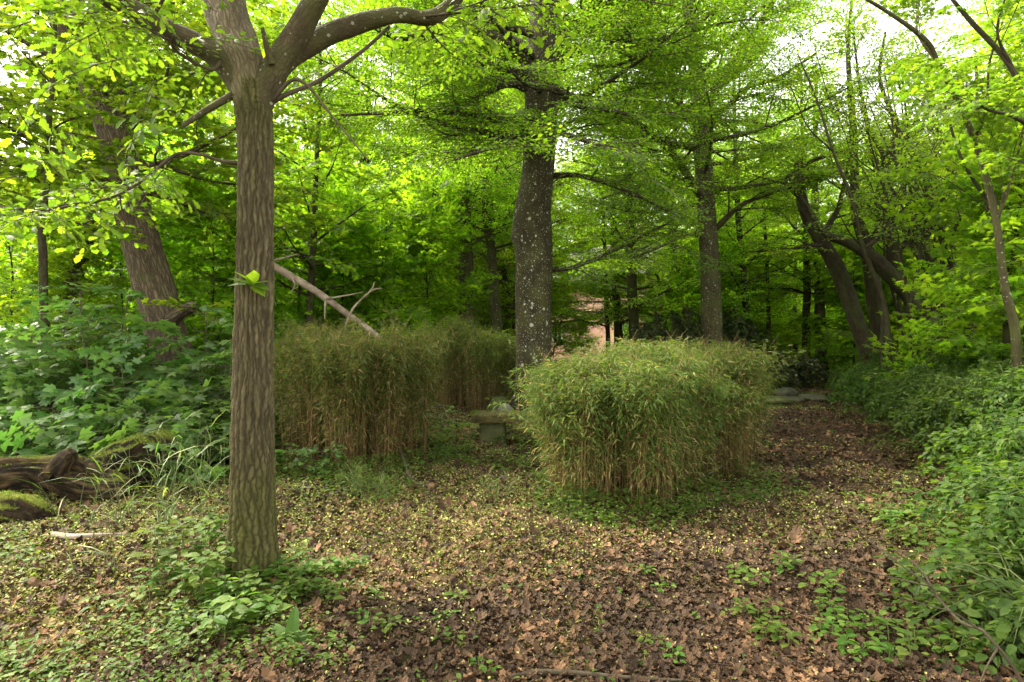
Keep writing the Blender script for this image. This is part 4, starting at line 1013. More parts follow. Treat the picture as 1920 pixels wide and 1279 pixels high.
def G(px, py):
    """The spot on flat ground under a photo pixel."""
    y = CAM_H * F_PX / (py - CY); return ((px - CX) / F_PX * y, y)
bamboo('wide bamboo hedge behind the nearest trunk, bare brown canes below olive leaves', [(-2.85, 7.0), (-2.0, 6.45), (-1.4, 6.5), (-1.05, 7.1), (-1.2, 8.0), (-2.2, 8.6), (-3.1, 8.0)], 1.80, 900, 201, 0.01, 85)
bamboo('farthest bamboo hedge, left of the lichen spotted trunk and behind the bench', [(-1.65, 12.5), (-0.9, 12.1), (-0.35, 12.4), (-0.1, 13.2), (-0.6, 14.0), (-1.8, 13.8)], 2.02, 600, 202, 0.01, 80)
bamboo('nearest bamboo hedge, broad and golden at its foot, beside the bench end', [(0.33, 5.5), (0.52, 5.12), (1.4, 5.15), (2.0, 5.85), (1.75, 6.7), (0.5, 6.4)], 1.50, 900, 203, 0.0, 90)
bamboo('bamboo hedge at the path edge, joined to the right of the golden footed one', [(1.95, 6.15), (2.5, 6.2), (3.02, 6.9), (3.05, 7.6), (2.2, 7.7), (1.7, 6.9)], 1.52, 620, 204, 0.0, 90)

# ------------------------------------------------------------------ bench, boulders, stones
def lump(g, c, s, rng, sub=4, rough=0.16, mat=0):
    import bmesh
    bm = bmesh.new(); bmesh.ops.create_icosphere(bm, subdivisions=sub, radius=1.0)
    v = np.array([q.co[:] for q in bm.verts]); f = np.array([[q.index for q in x.verts] for x in bm.faces]); bm.free()
    d = np.zeros(len(v))
    for q in range(9):
        w = rng.normal(0, 1.6 * (1 + q * 0.35), 3); d += np.sin(v @ w + rng.uniform(0, 6)) / (1 + q * 0.6)
    v = v * (1 + rough * 0.45 * d)[:, None]
    v = np.sign(v) * np.abs(v) ** 0.85
    g.add(v * np.array(s) + np.array(c), [f], None, mat, True)
bx, by = 0.32, 8.15
bench = thing('stone_bench', 'low mossy bench slab on block legs half hidden behind the bamboo', 'bench', (bx, by, float(gz(bx, by))), rz=radians(-4))
def rough_block(name, c, s, mat, seed, cut=(26, 12, 4), amp=0.007):
    rng = np.random.default_rng(seed); g = Geo()
    import bmesh
    bm = bmesh.new(); bmesh.ops.create_cube(bm, size=1.0)
    bmesh.ops.bevel(bm, geom=bm.edges[:], offset=0.03, segments=2, affect='EDGES')
    bmesh.ops.subdivide_edges(bm, edges=bm.edges[:], cuts=7, use_grid_fill=True)
    bmesh.ops.triangulate(bm, faces=bm.faces[:])
    v = np.array([q.co[:] for q in bm.verts]) * np.array(s); f = np.array([[q.index for q in x.verts] for x in bm.faces]); bm.free()
    for q in range(7):
        w = rng.normal(0, 7 + 5 * q, 3); v = v + (np.sin(v @ w + rng.uniform(0, 6)) * amp / (1 + q * 0.5))[:, None] * rng.normal(0, 1, 3)
    g.add(v + np.array(c), [f], None, 0, True)
    return g.build(name, mat, bench)
rough_block('slab', (0, 0, 0.40), (1.75, 0.58, 0.11), M['bench_stone'], 1)
rough_block('leg', (-0.60, 0, 0.17), (0.36, 0.40, 0.36), M['mossy_stone'], 2)
rough_block('leg', (0.60, 0, 0.17), (0.26, 0.38, 0.38), M['mossy_stone'], 3)
BENCH_SLAB = [o for o in bench.children if o.name.startswith('slab')][0]
def boulder(label, c, s, mat, seed, name='boulder', cat='boulder', group=None):
    rng = np.random.default_rng(seed); g = Geo(); z = float(gz(c[0], c[1]))
    lump(g, (0, 0, s[2] * 0.55), s, rng)
    o = g.build(name, mat); o.location = (c[0], c[1], z); o.rotation_euler = (0, 0, rng.uniform(0, 6))
    tag(o, label, cat, group)
boulder('pale rounded boulder with an upright face at the foot of the lichen spotted trunk', (-0.14, 11.6), (0.16, 0.14, 0.19), M['stone'], 1)
boulder('mossy boulder leaning behind the pale one beside the spotted trunk', (-0.28, 12.3), (0.21, 0.18, 0.24), M['mossy_stone'], 2)
M['kerb'] = solid_mat('weathered kerb stone', [(0.3, (0.045, 0.05, 0.024)), (0.6, (0.095, 0.09, 0.06)), (0.8, (0.16, 0.15, 0.11))], 6, 0.9, 0.008)
SS = [('flat grey kerb stone crossing the path beyond the hedges, right end of the row', 7.75, 14.6, 0.5, 0.3, 0.09, 'kerb'), ('flat grey kerb stone in the middle of the row crossing the path', 7.1, 14.4, 0.42, 0.28, 0.09, 'kerb'),
      ('bright moss covered stone at the left end of the row crossing the path', 6.5, 14.0, 0.45, 0.32, 0.10, 'mossy_stone'), ('humped grey stone just behind the row crossing the path', 7.35, 15.3, 0.40, 0.30, 0.14, 'kerb')]
for q, (lb, x, y, a, b_, c_, mt) in enumerate(SS): boulder(lb, (x, y), (a, b_, c_), M[mt], 20 + q, 'kerb_stone', 'stone')

# ------------------------------------------------------------------ fallen logs and branches
LOGS = []
def log(name, label, pts, mat, seed, cat='log', sides=56, rough=0.15, parts=(), nring=130):
    rng = np.random.default_rng(seed)
    P_ = np.array([q[:3] for q in pts], float); R_ = np.array([q[3] for q in pts])
    base = P_[0].copy(); base[2] = float(gz(base[0], base[1]))
    g = Geo(); w = rng.uniform(0, 6, 8)
    g.tube(P_, R_, sides, nring, disp=lambda a, L, r: r * rough * (np.sin(2 * a + 1.1 * L + w[0]) * 0.7 + np.sin(3 * a - 3 * L + w[1]) * 0.6 + np.sin(5 * a + 6 * L + w[2]) * 0.4 + np.sin(9 * a - 4 * L + w[3]) * 0.3 + np.sin(17 * a + 13 * L + w[4]) * 0.22 + np.sin(11 * L + w[5]) * 0.3) + 0.16 * r * (np.abs(np.sin(7 * a + 2.2 * np.sin(5 * L) + w[6])) ** 0.6 - 0.6) * (r > 0.08) - 0.22 * r * (r > 0.08) * np.clip(np.sin(5 * L + 2 * a + w[7]) * np.sin(11 * L - 3 * a + w[1]) - 0.25, 0, 1) + rng.normal(0, 0.014, a.shape) * r)
    o = g.build(name, mat, None, base); o.location = base.tolist()
    tag(o, label, cat); LOGS.append(o)
    for nm, pp, rr, mt in parts:
        g = Geo(); g.tube(np.array(pp), rr, 12, 14, disp=lambda a, L, r: r * 0.15 * np.sin(3 * a + 9 * L)); g.build(nm, mt, o, base)
    return o
def PZ(px, py, Y, r): return (*P(px, py, Y), r)
log('fallen_log', 'long bare brown log entering from the left edge, broken hollow end near mossy log', [PZ(-230, 900, 5.3, 0.18), PZ(-90, 895, 5.3, 0.165), PZ(20, 885, 5.3, 0.14), PZ(75, 882, 5.35, 0.13), PZ(125, 890, 5.4, 0.17), PZ(185, 915, 5.45, 0.16), PZ(240, 918, 5.5, 0.10)], M['log_wood'], 5,
    parts=[('stub', [P(105, 890, 5.3), P(126, 858, 5.28), P(134, 846, 5.26)], [0.10, 0.08, 0.035], M['log_wood']), ('knot', [P(85, 893, 5.25), P(86, 893, 5.12)], [0.05, 0.035], M['log_wood'])])
log('fallen_log', 'short thick log with bright moss on top and a rough broken end', [PZ(160, 930, 5.75, 0.19), PZ(205, 900, 5.75, 0.22), PZ(250, 868, 5.8, 0.24), PZ(288, 845, 5.85, 0.21), PZ(292, 838, 5.9, 0.13)], M['log_moss'], 6)
log('fallen_log', 'dark decayed log with a mossy crown lying lowest at the left edge', [PZ(-140, 1000, 4.8, 0.22), PZ(-20, 985, 4.75, 0.22), PZ(50, 980, 4.75, 0.20), PZ(98, 988, 4.8, 0.11)], M['log_moss'], 7)
log('fallen_log', 'farther moss carpeted log lying behind the other logs at the left', [PZ(60, 850, 7.0, 0.20), PZ(120, 828, 7.1, 0.23), PZ(190, 812, 7.2, 0.22), PZ(240, 800, 7.3, 0.15)], M['log_moss'], 8)
log('dead_branch', 'pale pinkish dead trunk leaning down behind the left bamboo hedge', [PZ(478, 478, 9.8, 0.07), PZ(515, 500, 9.9, 0.068), PZ(590, 545, 10.1, 0.062), PZ(650, 588, 10.3, 0.056), PZ(700, 625, 10.4, 0.062), PZ(770, 690, 10.6, 0.05), PZ(800, 765, 10.8, 0.04)], M['dead_wood'], 9, 'branch', 12, 0.04,
    parts=[('twig', [P(515, 488, 9.9), P(535, 483, 9.8), P(560, 476, 9.7)], [0.02, 0.014, 0.006], M['dead_wood']), ('twig', [P(547, 520, 9.95), P(553, 535, 9.9), P(546, 548, 9.85)], [0.02, 0.015, 0.006], M['dead_wood']),
           ('twig', [P(612, 560, 10.1), P(640, 556, 10.0), P(680, 548, 9.9)], [0.02, 0.014, 0.006], M['dead_wood']), ('twig', [P(610, 565, 10.1), P(609, 600, 10.1)], [0.018, 0.010], M['dead_wood'])])
log('dead_branch', 'forked dark dead branch sticking up above the left bamboo hedge', [PZ(640, 640, 10, 0.024), PZ(660, 582, 10, 0.020), PZ(695, 545, 10, 0.016), PZ(702, 530, 10, 0.010)], M['dead_wood'], 19, 'branch', 8, 0.05, parts=[('twig', [P(694, 546, 10), P(705, 542, 10), P(716, 541, 9.9)], [0.018, 0.012, 0.006], M['dead_wood'])])
def tufts(o, n, seed, slot='moss_blade', zmin=0.35, part='moss_tufts'):
    """Short raised moss on the upper side of a log."""
    rng = np.random.default_rng(seed); me = o.data
    c = np.zeros(len(me.polygons) * 3); nn_ = np.zeros(len(me.polygons) * 3); me.polygons.foreach_get('center', c); me.polygons.foreach_get('normal', nn_)
    c = c.reshape(-1, 3); nn_ = nn_.reshape(-1, 3); k_ = np.where(nn_[:, 2] + 0.35 * vn(c, 5.0, seed) > zmin)[0]
    i = rng.choice(k_, n); p_ = c[i] + rng.normal(0, 0.012, (n, 3)) * np.array([1, 1, 0.2]); f = nn_[i] + rng.normal(0, 0.6, (n, 3))
    g = Geo(); g.inst(LANCE, p_, basis(f, rng.normal(0, 1, (n, 3))), rng.uniform(0.010, 0.026, n), rng, rr=(0, 0.75))
    g.inst(SIMPLE, p_[::9] + np.array([0, 0, 0.006]), basis(f[::9] * np.array([1, 1, 0.3]), nn_[i][::9]), rng.uniform(0.012, 0.035, len(p_[::9])), rng, mat=1)
    g.build(part, [M[slot], M['herb_leaf']], o)
def vn(c, s, seed):
    r = np.random.default_rng(seed); o = 0
    for q in range(5): o = o + np.sin(c @ r.normal(0, s * (1 + 0.5 * q), 3) + r.uniform(0, 6))
    return o / 2.0
for o_, n_, z_ in ((LOGS[1], 5200, 0.30), (LOGS[2], 3200, 0.45), (LOGS[3], 4200, 0.25), (LOGS[0], 900, 0.98)): tufts(o_, n_, 60 + n_, zmin=z_)
tufts(BENCH_SLAB, 2600, 99, zmin=0.55)
def on(px, py, dz=0.02):
    x, y = G(px, py); return np.array([x, y, float(gz(x, y)) + dz])
def stick(label, rows, r, mat, seed, name='stick'):
    pts = [(*on(a, b, dz), r * w) for a, b, dz, w in rows]
    return log(name, label, pts, mat, seed, 'stick', 8, 0.12, nring=len(rows) * 6)
stick('pale flaking stick of rotten wood on the leaf litter left of the nearest trunk', [(100, 1028, 0.03, 1.3), (135, 1034, 0.03, 1.2), (180, 1030, 0.03, 0.9), (240, 1026, 0.02, 0.6)], 0.018, M['dead_wood'], 31)
stick('bent brown stick lying on the litter at the bottom edge', [(955, 1268, 0.02, 0.6), (1010, 1258, 0.02, 1.0), (1090, 1256, 0.02, 1.0), (1180, 1266, 0.02, 0.8), (1290, 1275, 0.02, 0.5)], 0.012, M['twig'], 32)
stick('grey stick poking out of the ground at the foot of the right hedge', [(1300, 900, 0.02, 1), (1340, 892, 0.07, 0.9), (1366, 884, 0.12, 0.7)], 0.012, M['dead_wood'], 33)
stick('thin dark fallen branch right of the left bamboo hedge', [(735, 845, 0.25, 0.8), (755, 880, 0.12, 1.0), (775, 905, 0.03, 1.0), (820, 912, 0.02, 0.7)], 0.016, M['twig'], 34)
stick('curved straw coloured cane arching at the foot of the nearest hedge', [(1160, 945, 0.0, 1), (1175, 930, 0.12, 1), (1192, 945, 0.10, 0.9), (1186, 968, 0.02, 0.7)], 0.006, M['culm'], 35)

# ------------------------------------------------------------------ undergrowth: saplings at the left, brambles at the right
def sapling(label, x, y, h, n, seed, kind='maple_near', spray=0.42, mat='sapling_leaf', group='maple saplings in the left undergrowth', name='maple_sapling'):
    rng = np.random.default_rng(seed)
    t = thing(name, label, 'sapling', (x, y, float(gz(x, y))), group); o = np.array(t.location)
    gw, spr = Geo(), []
    lean = rng.normal(0, 0.10, 2)
    pts = [o + np.array([lean[0] * h * u * u + rng.normal(0, 0.012), lean[1] * h * u * u, h * u - (0.05 if u == 0 else 0)]) for u in np.linspace(0, 1, 5)]
    gw.tube(pts, np.linspace(0.011, 0.004, 5) * (0.6 + 0.4 * h), 5, 12)
    c = catmull(pts, 40)
    for k in range(n):
        u = 0.22 + 0.78 * (k + 0.5) / n; q = c[int(u * 39)]; a = k * 2.4 + rng.normal(0, 0.4)
        d = np.array([cos(a), sin(a), 0.25]); L = rng.uniform(0.10, 0.38) * (1.2 - 0.6 * u) * h ** 0.5
        gw.tube([q, q + d * L * 0.6, q + d * L + np.array([0, 0, 0.02])], [0.006, 0.004, 0.003], 4, 5)
        spr.append((q + d * L * 0.7, d * np.array([1, 1, 0.2]), spray * rng.uniform(0.7, 1.15) * (1.15 - 0.3 * u)))
    spr.append((c[-1], np.array([rng.normal(), rng.normal(), 0.2]), spray * 0.7))
    gw.build('stem', M['twig'], t, o)
    gl = Geo(); scatter_sprays(gl, kind, spr, rng, 0.38, True, lambda p: off_old_trunk(p, 58, seed, 0.12))
    gl.build('foliage', [M[mat], M['stem_green']], t, o)
    return t
rng = np.random.default_rng(55)
SAP = []
for row, (y0, hh, pxs) in enumerate(((6.6, 0.7, (20, 110, 200, 290, 400)), (7.5, 1.0, (-40, 40, 115, 190, 250, 410)), (8.4, 1.3, (-10, 70, 140, 215, 400)), (9.3, 1.6, (10, 90, 160, 390)), (10.8, 1.8, (-20, 50, 130, 220, 400)))):
    for px_ in pxs:
        y = y0 + rng.uniform(-0.35, 0.35); px2 = px_ + rng.uniform(-20, 20); x = (px2 - CX) / F_PX * y
        SAP.append((x, y, hh * rng.uniform(0.75, 1.2)))
for px_, y, h in ((170, 7.8, 2.2), (215, 8.4, 2.3), (390, 8.6, 2.0), (110, 8.6, 1.9), (425, 7.8, 1.5)): SAP.append(((px_ - CX) / F_PX * y, y, h))
for q, (x, y, h) in enumerate(SAP):
    sapling('blue green maple sapling with wide lobed leaves in the undergrowth left of the nearest trunk', x, y, h, int(9 + 6 * h), 300 + q, spray=0.68)
for q, (px_, py_, Y_, h) in enumerate(((570, 860, 6.3, 0.35), (610, 870, 6.4, 0.3), (930, 830, 8.3, 0.25), (820, 790, 10.2, 0.4), (960, 720, 13.3, 0.6))):
    sapling(('small pale sapling standing before the canes of the wide left hedge', 'tiny sapling low against the wide left hedge canes', 'little sapling in front of the bench legs', 'low sapling on the green patch left of the bench', 'leafy sapling between the rear hedge and the spotted trunk')[q],
            (px_ - CX) / F_PX * Y_, Y_, h, 6, 400 + q, 'maple_near', 0.26, 'sapling_leaf', None)

def thicket(label, x, y, rx, ry, h, ncane, seed, leaf=0.055, mat='bramble_leaf', name='bramble_bush', cat='bush', group='bramble bushes along the right of the path', shape=None, tplf=OVATE, step=0.045, dead=0.12):
    """Arching canes from a wide foot, each set with leaves."""
    rng = np.random.default_rng(seed)
    z0 = float(gz(x, y)); t = thing(name, label, cat, (x, y, z0), group); o = np.array(t.location)
    gw = Geo(); lp, lf, ls = [], [], []
    for k in range(ncane):
        a = rng.uniform(0, 6.28); rr = math.sqrt(rng.uniform(0, 1)) * 0.8
        b0 = np.array([x + cos(a) * rr * rx, y + sin(a) * rr * ry, 0]); b0[2] = float(gz(b0[0], b0[1]))
        a2 = a + rng.normal(0, 0.8); reach = rng.uniform(0.25, 0.9)
        hh = h * rng.uniform(0.45, 1.08) * (1 - 0.35 * rr)
        e = np.array([cos(a2) * reach * 0.6, sin(a2) * reach * 0.6, 0])
        pts = [b0, b0 + e * 0.2 + np.array([0, 0, hh * 0.6]), b0 + e * 0.55 + np.array([0, 0, hh * 0.97]), b0 + e + np.array([0, 0, hh * rng.uniform(0.7, 1.0)]), b0 + e * 1.3 + np.array([0, 0, hh * rng.uniform(0.45, 0.85)])]
        gw.tube(pts, [0.006, 0.005, 0.004, 0.003, 0.002], 3, 10, rnd=rng.uniform(0, 1), cap=False)
        if rng.random() < dead: continue
        n = int(np.sum(np.linalg.norm(np.diff(np.array(pts), axis=0), axis=1)) / step)
        c = catmull(pts, max(n, 4)); tg = nrm(np.gradient(c, axis=0))
        for i in range(max(1, int(n * 0.12)), n):
            for s_ in (-1, 1, 0):
                f = rotz(tg[i], s_ * 1.1 + rng.normal(0, 0.4)); f[2] = f[2] * 0.3 + rng.uniform(-0.4, 0.25)
                lp.append(c[i] + f * rng.uniform(0.02, 0.13)); lf.append(f); ls.append(leaf * rng.uniform(0.6, 1.3))
    lp, lf, ls = np.array(lp), np.array(lf), np.array(ls)
    gl = Geo(); gl.inst(tplf, lp, basis(lf, np.array([0, 0, 1.0]) + rng.normal(0, 0.35, lp.shape)), ls, rng)
    gw.build('canes', M['stem_green'], t, o); gl.build('foliage', M[mat], t, o)
    return t
BR = [  # x, y, rx, ry, h, canes, leaf
 ('low bramble spilling into the bottom right corner, nearest of the right hand bushes', 2.95, 2.8, 0.5, 0.45, 0.42, 80, 0.062),
 ('broad leafy bramble at the right edge beside the bare twigs', 3.85, 3.6, 0.65, 0.65, 0.80, 170, 0.062),
 ('bright green bramble mound where the path narrows at the right', 4.75, 4.6, 0.8, 0.8, 0.95, 210, 0.058),
 ('tall bramble at the right edge behind the bright mound', 5.9, 5.7, 1.0, 0.9, 1.3, 220, 0.058),
 ('bramble bank with dark hollows under its leaves along the path', 5.95, 6.9, 1.0, 0.8, 1.15, 260, 0.054),
 ('bramble bush facing the two right hand bamboo hedges across the path', 6.75, 8.6, 1.0, 0.8, 1.15, 260, 0.054),
 ('high bramble rising behind the bank with dark hollows', 7.6, 7.6, 1.1, 1.0, 1.5, 240, 0.056),
 ('smooth green bush on the right where the path bends away', 7.6, 10.6, 1.2, 1.0, 1.2, 280, 0.056),
 ('bramble high on the bank behind the bend of the path', 9.2, 10.0, 1.3, 1.2, 1.5, 240, 0.058),
 ('dense low bush to the right of the kerb stones', 9.2, 13.6, 1.3, 1.1, 1.2, 240, 0.062),
 ('far green bush below the leaning trunks', 11.2, 15.4, 1.5, 1.3, 1.3, 220, 0.07),
 ('bush at the right edge below the upright cluster stem', 8.6, 8.0, 1.0, 1.0, 1.6, 200, 0.058),
 ('far bush at the right of the leaning trunks', 12.4, 13.0, 1.5, 1.3, 1.5, 220, 0.068)]
for q, (lb, x, y, rx, ry, h, nc, lf_) in enumerate(BR): thicket(lb, x, y, rx, ry, h, nc, 500 + q, lf_)
for q, (px_, y, rx, h, lb) in enumerate(((60, 6.9, 0.5, 0.75, 'pale small leaved bush just behind the bare brown log, nearest the left edge'), (165, 7.9, 0.5, 0.9, 'pale small leaved bush behind the moss carpeted log'), (300, 6.6, 0.45, 0.55, 'low small leaved bush between the short mossy log and the leaning trunk'), (395, 7.2, 0.45, 0.7, 'small leaved bush tight against the left side of the nearest trunk'), (-30, 8.6, 0.6, 1.3, 'tall small leaved bush at the far left edge behind the pale one'), (245, 9.4, 0.6, 1.2, 'small leaved bush at the foot of the thick leaning trunk'))):
    thicket(lb, (px_ - CX) / F_PX * y, y, rx, rx, h, 70, 580 + q, 0.06, 'herb_leaf', 'leafy_bush', 'bush', None, step=0.05)
EV = [('dark evergreen shrub beside the path, left of the bright gap', 8.6, 18.2, 1.0, 0.9, 1.25, 200, 0.11), ('low dark evergreen at the left edge of the path beyond the stones', 7.3, 16.8, 0.8, 0.7, 0.85, 150, 0.10),
      ('brownish evergreen shrub rising behind the nearest hedge, left of the forked trunk', 4.9, 17.5, 1.3, 1.0, 2.6, 260, 0.11), ('tall brownish evergreen shrub right behind the forked grey trunk', 7.2, 19.5, 1.4, 1.0, 2.5, 240, 0.11),
      ('olive evergreen shrub behind the rear bamboo hedge', -2.2, 16.0, 1.6, 1.0, 2.3, 240, 0.10), ('grey green shrub behind the gap between the left and rear hedges', -3.6, 13.6, 1.3, 1.0, 1.9, 200, 0.09)]
for q, (lb, x, y, rx, ry, h, nc, lf_) in enumerate(EV): thicket(lb, x, y, rx, ry, h, nc, 540 + q, lf_, 'dark_leaf' if q < 4 else 'wood_leaf', 'evergreen_shrub' if q < 4 else 'leafy_shrub', 'shrub', 'evergreen shrubs' if q < 4 else None, step=0.07)

# ------------------------------------------------------------------ small plants
def herb(rng, gs, gl, x, y, h, npair, leaf, tplf=OVATE, spread=1.0):
    z = float(gz(x, y)); ln = rng.normal(0, 0.12, 2)
    top = np.array([x + ln[0] * h, y + ln[1] * h, z + h])
    b0 = np.array([x, y, z - 0.01])
    gs.tube([b0, (b0 + top) / 2 + np.array([0, 0, 0.02]), top], [0.003, 0.0025, 0.0015], 3, 4, cap=False)
    pos, fwd, sc = [], [], []
    for k in range(npair):
        u = 0.35 + 0.65 * (k + 0.5) / npair; c = b0 + (top - b0) * u; a = k * 1.4 + rng.uniform(0, 1)
        for s_ in range(2 if k < npair - 1 else 4):
            aa = a + s_ * (pi if k < npair - 1 else pi / 2) + rng.normal(0, 0.2)
            d = np.array([cos(aa), sin(aa), rng.uniform(-0.1, 0.35)])
            pos.append(c + d * 0.02); fwd.append(d * spread); sc.append(leaf * rng.uniform(0.7, 1.2) * (1.25 - 0.5 * u))
    pos, fwd = np.array(pos), np.array(fwd)
    gl.inst(tplf, pos, basis(fwd, np.array([0, 0, 1.0]) + rng.normal(0, 0.2, pos.shape)), sc, rng, rr=(0.15, 1))
def herb_thing(name, label, cat, px, py, h, stems, npair, leaf, seed, rad=0.07, group=None, tplf=OVATE, mat='herb_leaf'):
    rng = np.random.default_rng(seed); x, y = G(px, py); o = np.array([x, y, float(gz(x, y))])
    t = thing(name, label, cat, o, group); gs, gl = Geo(), Geo()
    for _ in range(stems): herb(rng, gs, gl, x + rng.normal(0, rad), y + rng.normal(0, rad), h * rng.uniform(0.6, 1.1), npair, leaf, tplf)
    gs.build('stem', M['stem_green'], t, o); gl.build('leaves', M[mat], t, o)
rng = np.random.default_rng(77)
q = 0
for (px_, py_, h, n, np_, lf_) in ((345, 1090, 0.36, 5, 3, 0.105), (385, 1075, 0.34, 5, 3, 0.10), (410, 1110, 0.28, 5, 3, 0.095), (365, 1130, 0.24, 6, 3, 0.085), (430, 1140, 0.16, 6, 2, 0.08), (470, 1125, 0.14, 6, 2, 0.075), (330, 1060, 0.30, 4, 3, 0.085), (400, 1050, 0.40, 3, 3, 0.09), (300, 1120, 0.20, 6, 2, 0.075), (420, 1190, 0.18, 6, 2, 0.085), (455, 1175, 0.2, 4, 2, 0.10), (250, 1140, 0.15, 6, 2, 0.07)):
    herb_thing('nettle_plant', 'bright green broad leaved herb crowding the foot of the nearest trunk', 'herb', px_, py_, h, n, np_, lf_, 600 + q, 0.06, 'herbs at the foot of the nearest trunk'); q += 1
for (px_, py_, h, n) in ((545, 1100, 0.14, 7), (600, 1085, 0.12, 7), (650, 1078, 0.12, 6), (570, 1125, 0.1, 6), (620, 1125, 0.1, 5), (520, 1140, 0.10, 6), (560, 1060, 0.16, 4)):
    herb_thing('ground_elder', 'low bright herb on the litter just right of the nearest trunk', 'herb', px_, py_, h, n, 2, 0.07, 600 + q, 0.07, 'low herbs right of the nearest trunk'); q += 1
for (px_, py_, h, n) in ((1405, 1085, 0.10, 4), (1480, 1075, 0.12, 5), (1545, 1115, 0.12, 5), (1400, 1140, 0.10, 5), (1440, 1205, 0.12, 6), (1550, 1195, 0.12, 5), (1670, 1000, 0.14, 6), (1700, 1030, 0.14, 6), (1740, 985, 0.14, 7), (1630, 1180, 0.14, 4), (1700, 1225, 0.12, 6), (1640, 1240, 0.08, 6), (1560, 1160, 0.10, 5), (1740, 1160, 0.14, 6), (1780, 1230, 0.16, 8), (1830, 1180, 0.2, 8), (1790, 1080, 0.22, 7), (1840, 1120, 0.22, 7), (1880, 1220, 0.22, 8), (1700, 1110, 0.12, 5)):
    herb_thing('ground_elder', 'bright seedling herb on the brown litter at the lower right', 'herb', px_, py_, h, n, 2, 0.07, 600 + q, 0.06, 'seedling herbs at the lower right'); q += 1
for (px_, py_, h, n) in ((860, 1130, 0.07, 4), (690, 1170, 0.06, 4), (720, 1190, 0.07, 4), (830, 1170, 0.05, 3), (850, 1205, 0.05, 3), (1220, 1060, 0.06, 4), (1240, 1085, 0.06, 3), (1215, 1190, 0.07, 3), (1260, 1230, 0.05, 3), (700, 1130, 0.06, 3), (905, 1245, 0.05, 3)):
    herb_thing('ground_elder', 'small isolated seedling on the bare leaf litter in the middle foreground', 'herb', px_, py_, h, n, 1, 0.05, 600 + q, 0.03, 'isolated seedlings in the middle foreground'); q += 1
for (px_, py_, h, n) in ((905, 872, 0.14, 5), (935, 866, 0.2, 6), (965, 870, 0.2, 6), (990, 880, 0.2, 5), (880, 855, 0.16, 6), (850, 858, 0.16, 6), (985, 852, 0.22, 4)):
    herb_thing('nettle_plant', 'weedy green herb growing round the legs of the mossy bench', 'herb', px_, py_, h, n, 3, 0.07, 900 + q, 0.10, 'weeds round the bench legs'); q += 1
# dock rosette
rng = np.random.default_rng(70); x, y = G(545, 1215); o = np.array([x, y, float(gz(x, y))])
t = thing('dock_plant', 'dock with one long upright leaf on the litter below the nearest trunk', 'dock plant', o)
DOCK = from_half([(0.10, 0.08), (0.17, 0.3), (0.16, 0.6), (0.09, 0.85)], 0.12, 0.25)
gl = Geo(); a = np.array([1.7, 2.6, 0.9, 3.6, 5.0, 0.2]); el = np.array([1.2, 0.7, 0.6, 0.35, 0.3, 0.5])
gl.inst(DOCK, np.repeat(o[None], 6, 0), basis(np.stack([np.cos(a) * np.cos(el), np.sin(a) * np.cos(el), np.sin(el)], -1), np.repeat(np.array([[0.1, -0.6, 0.8]]), 6, 0)), [0.19, 0.16, 0.12, 0.12, 0.10, 0.12], rng, rr=(0.0, 0.5))
gl.build('leaves', M['herb_leaf'], t, o)
# reedy grass
BLADE = tpl([(-0.008, 0, 0), (0.008, 0, 0), (0.014, 0.3, 0.0), (-0.014, 0.3, 0.0), (0.010, 0.65, -0.10), (-0.010, 0.65, -0.10), (0.0, 0.98, -0.36), (0, 1.0, -0.38)], [np.array([(0, 1, 2, 3), (3, 2, 4, 5)]), np.array([(5, 4, 6)])])
def grass(label, px, py, h, stems, seed, rad=0.10, group=None, lean=0.3, name='reed_grass', w=1.0):
    rng = np.random.default_rng(seed); x, y = G(px, py); o = np.array([x, y, float(gz(x, y))])
    t = thing(name, label, 'grass', o, group); gs, gl = Geo(), Geo()
    bl = dict(BLADE); bl['v'] = BLADE['v'] * np.array([w, 1, 1])
    for _ in range(stems):
        b0 = o + np.array([rng.normal(0, rad), rng.normal(0, rad), 0]); hh = h * rng.uniform(0.6, 1.1); l = rng.normal(0, lean, 2) * hh * 0.5
        pts = [b0, b0 + np.array([l[0] * 0.3, l[1] * 0.3, hh * 0.5]), b0 + np.array([l[0], l[1], hh])]
        gs.tube(pts, [0.0028, 0.002, 0.0012], 3, 6, cap=False)
        c = catmull(pts, 30); m = int(rng.integers(4, 7)); u = np.linspace(0.1, 0.95, m); p = c[(u * 29).astype(int)]; a = np.arange(m) * pi + rng.uniform(0, 6) + rng.normal(0, 0.5, m); el = rng.uniform(0.3, 1.0, m)
        gl.inst(bl, p, basis(np.stack([np.cos(a) * np.cos(el), np.sin(a) * np.cos(el), np.sin(el)], -1), np.repeat(np.array([[0, 0, 1.0]]), m, 0) + rng.normal(0, 0.2, (m, 3))), rng.uniform(0.22, 0.42, m) * (0.5 + 0.5 * h), rng)
    gs.build('stem', M['stem_green'], t, o); gl.build('blades', M['grass_blade'], t, o)
gq = 0
for (px_, py_, h, n) in ((170, 1010, 0.55, 3), (215, 1090, 0.6, 4), (250, 1000, 0.65, 3), (290, 1050, 0.8, 5), (330, 1000, 0.8, 5), (370, 980, 0.85, 5), (400, 1010, 0.75, 4), (300, 960, 0.7, 5), (200, 1030, 0.6, 3), (355, 1060, 0.7, 4), (385, 930, 0.6, 5), (330, 920, 0.6, 4)):
    grass('tall arching reed grass between the mossy logs and the nearest trunk', px_, py_, h, n, 700 + gq, 0.08, 'reed grass left of the nearest trunk', 0.45); gq += 1
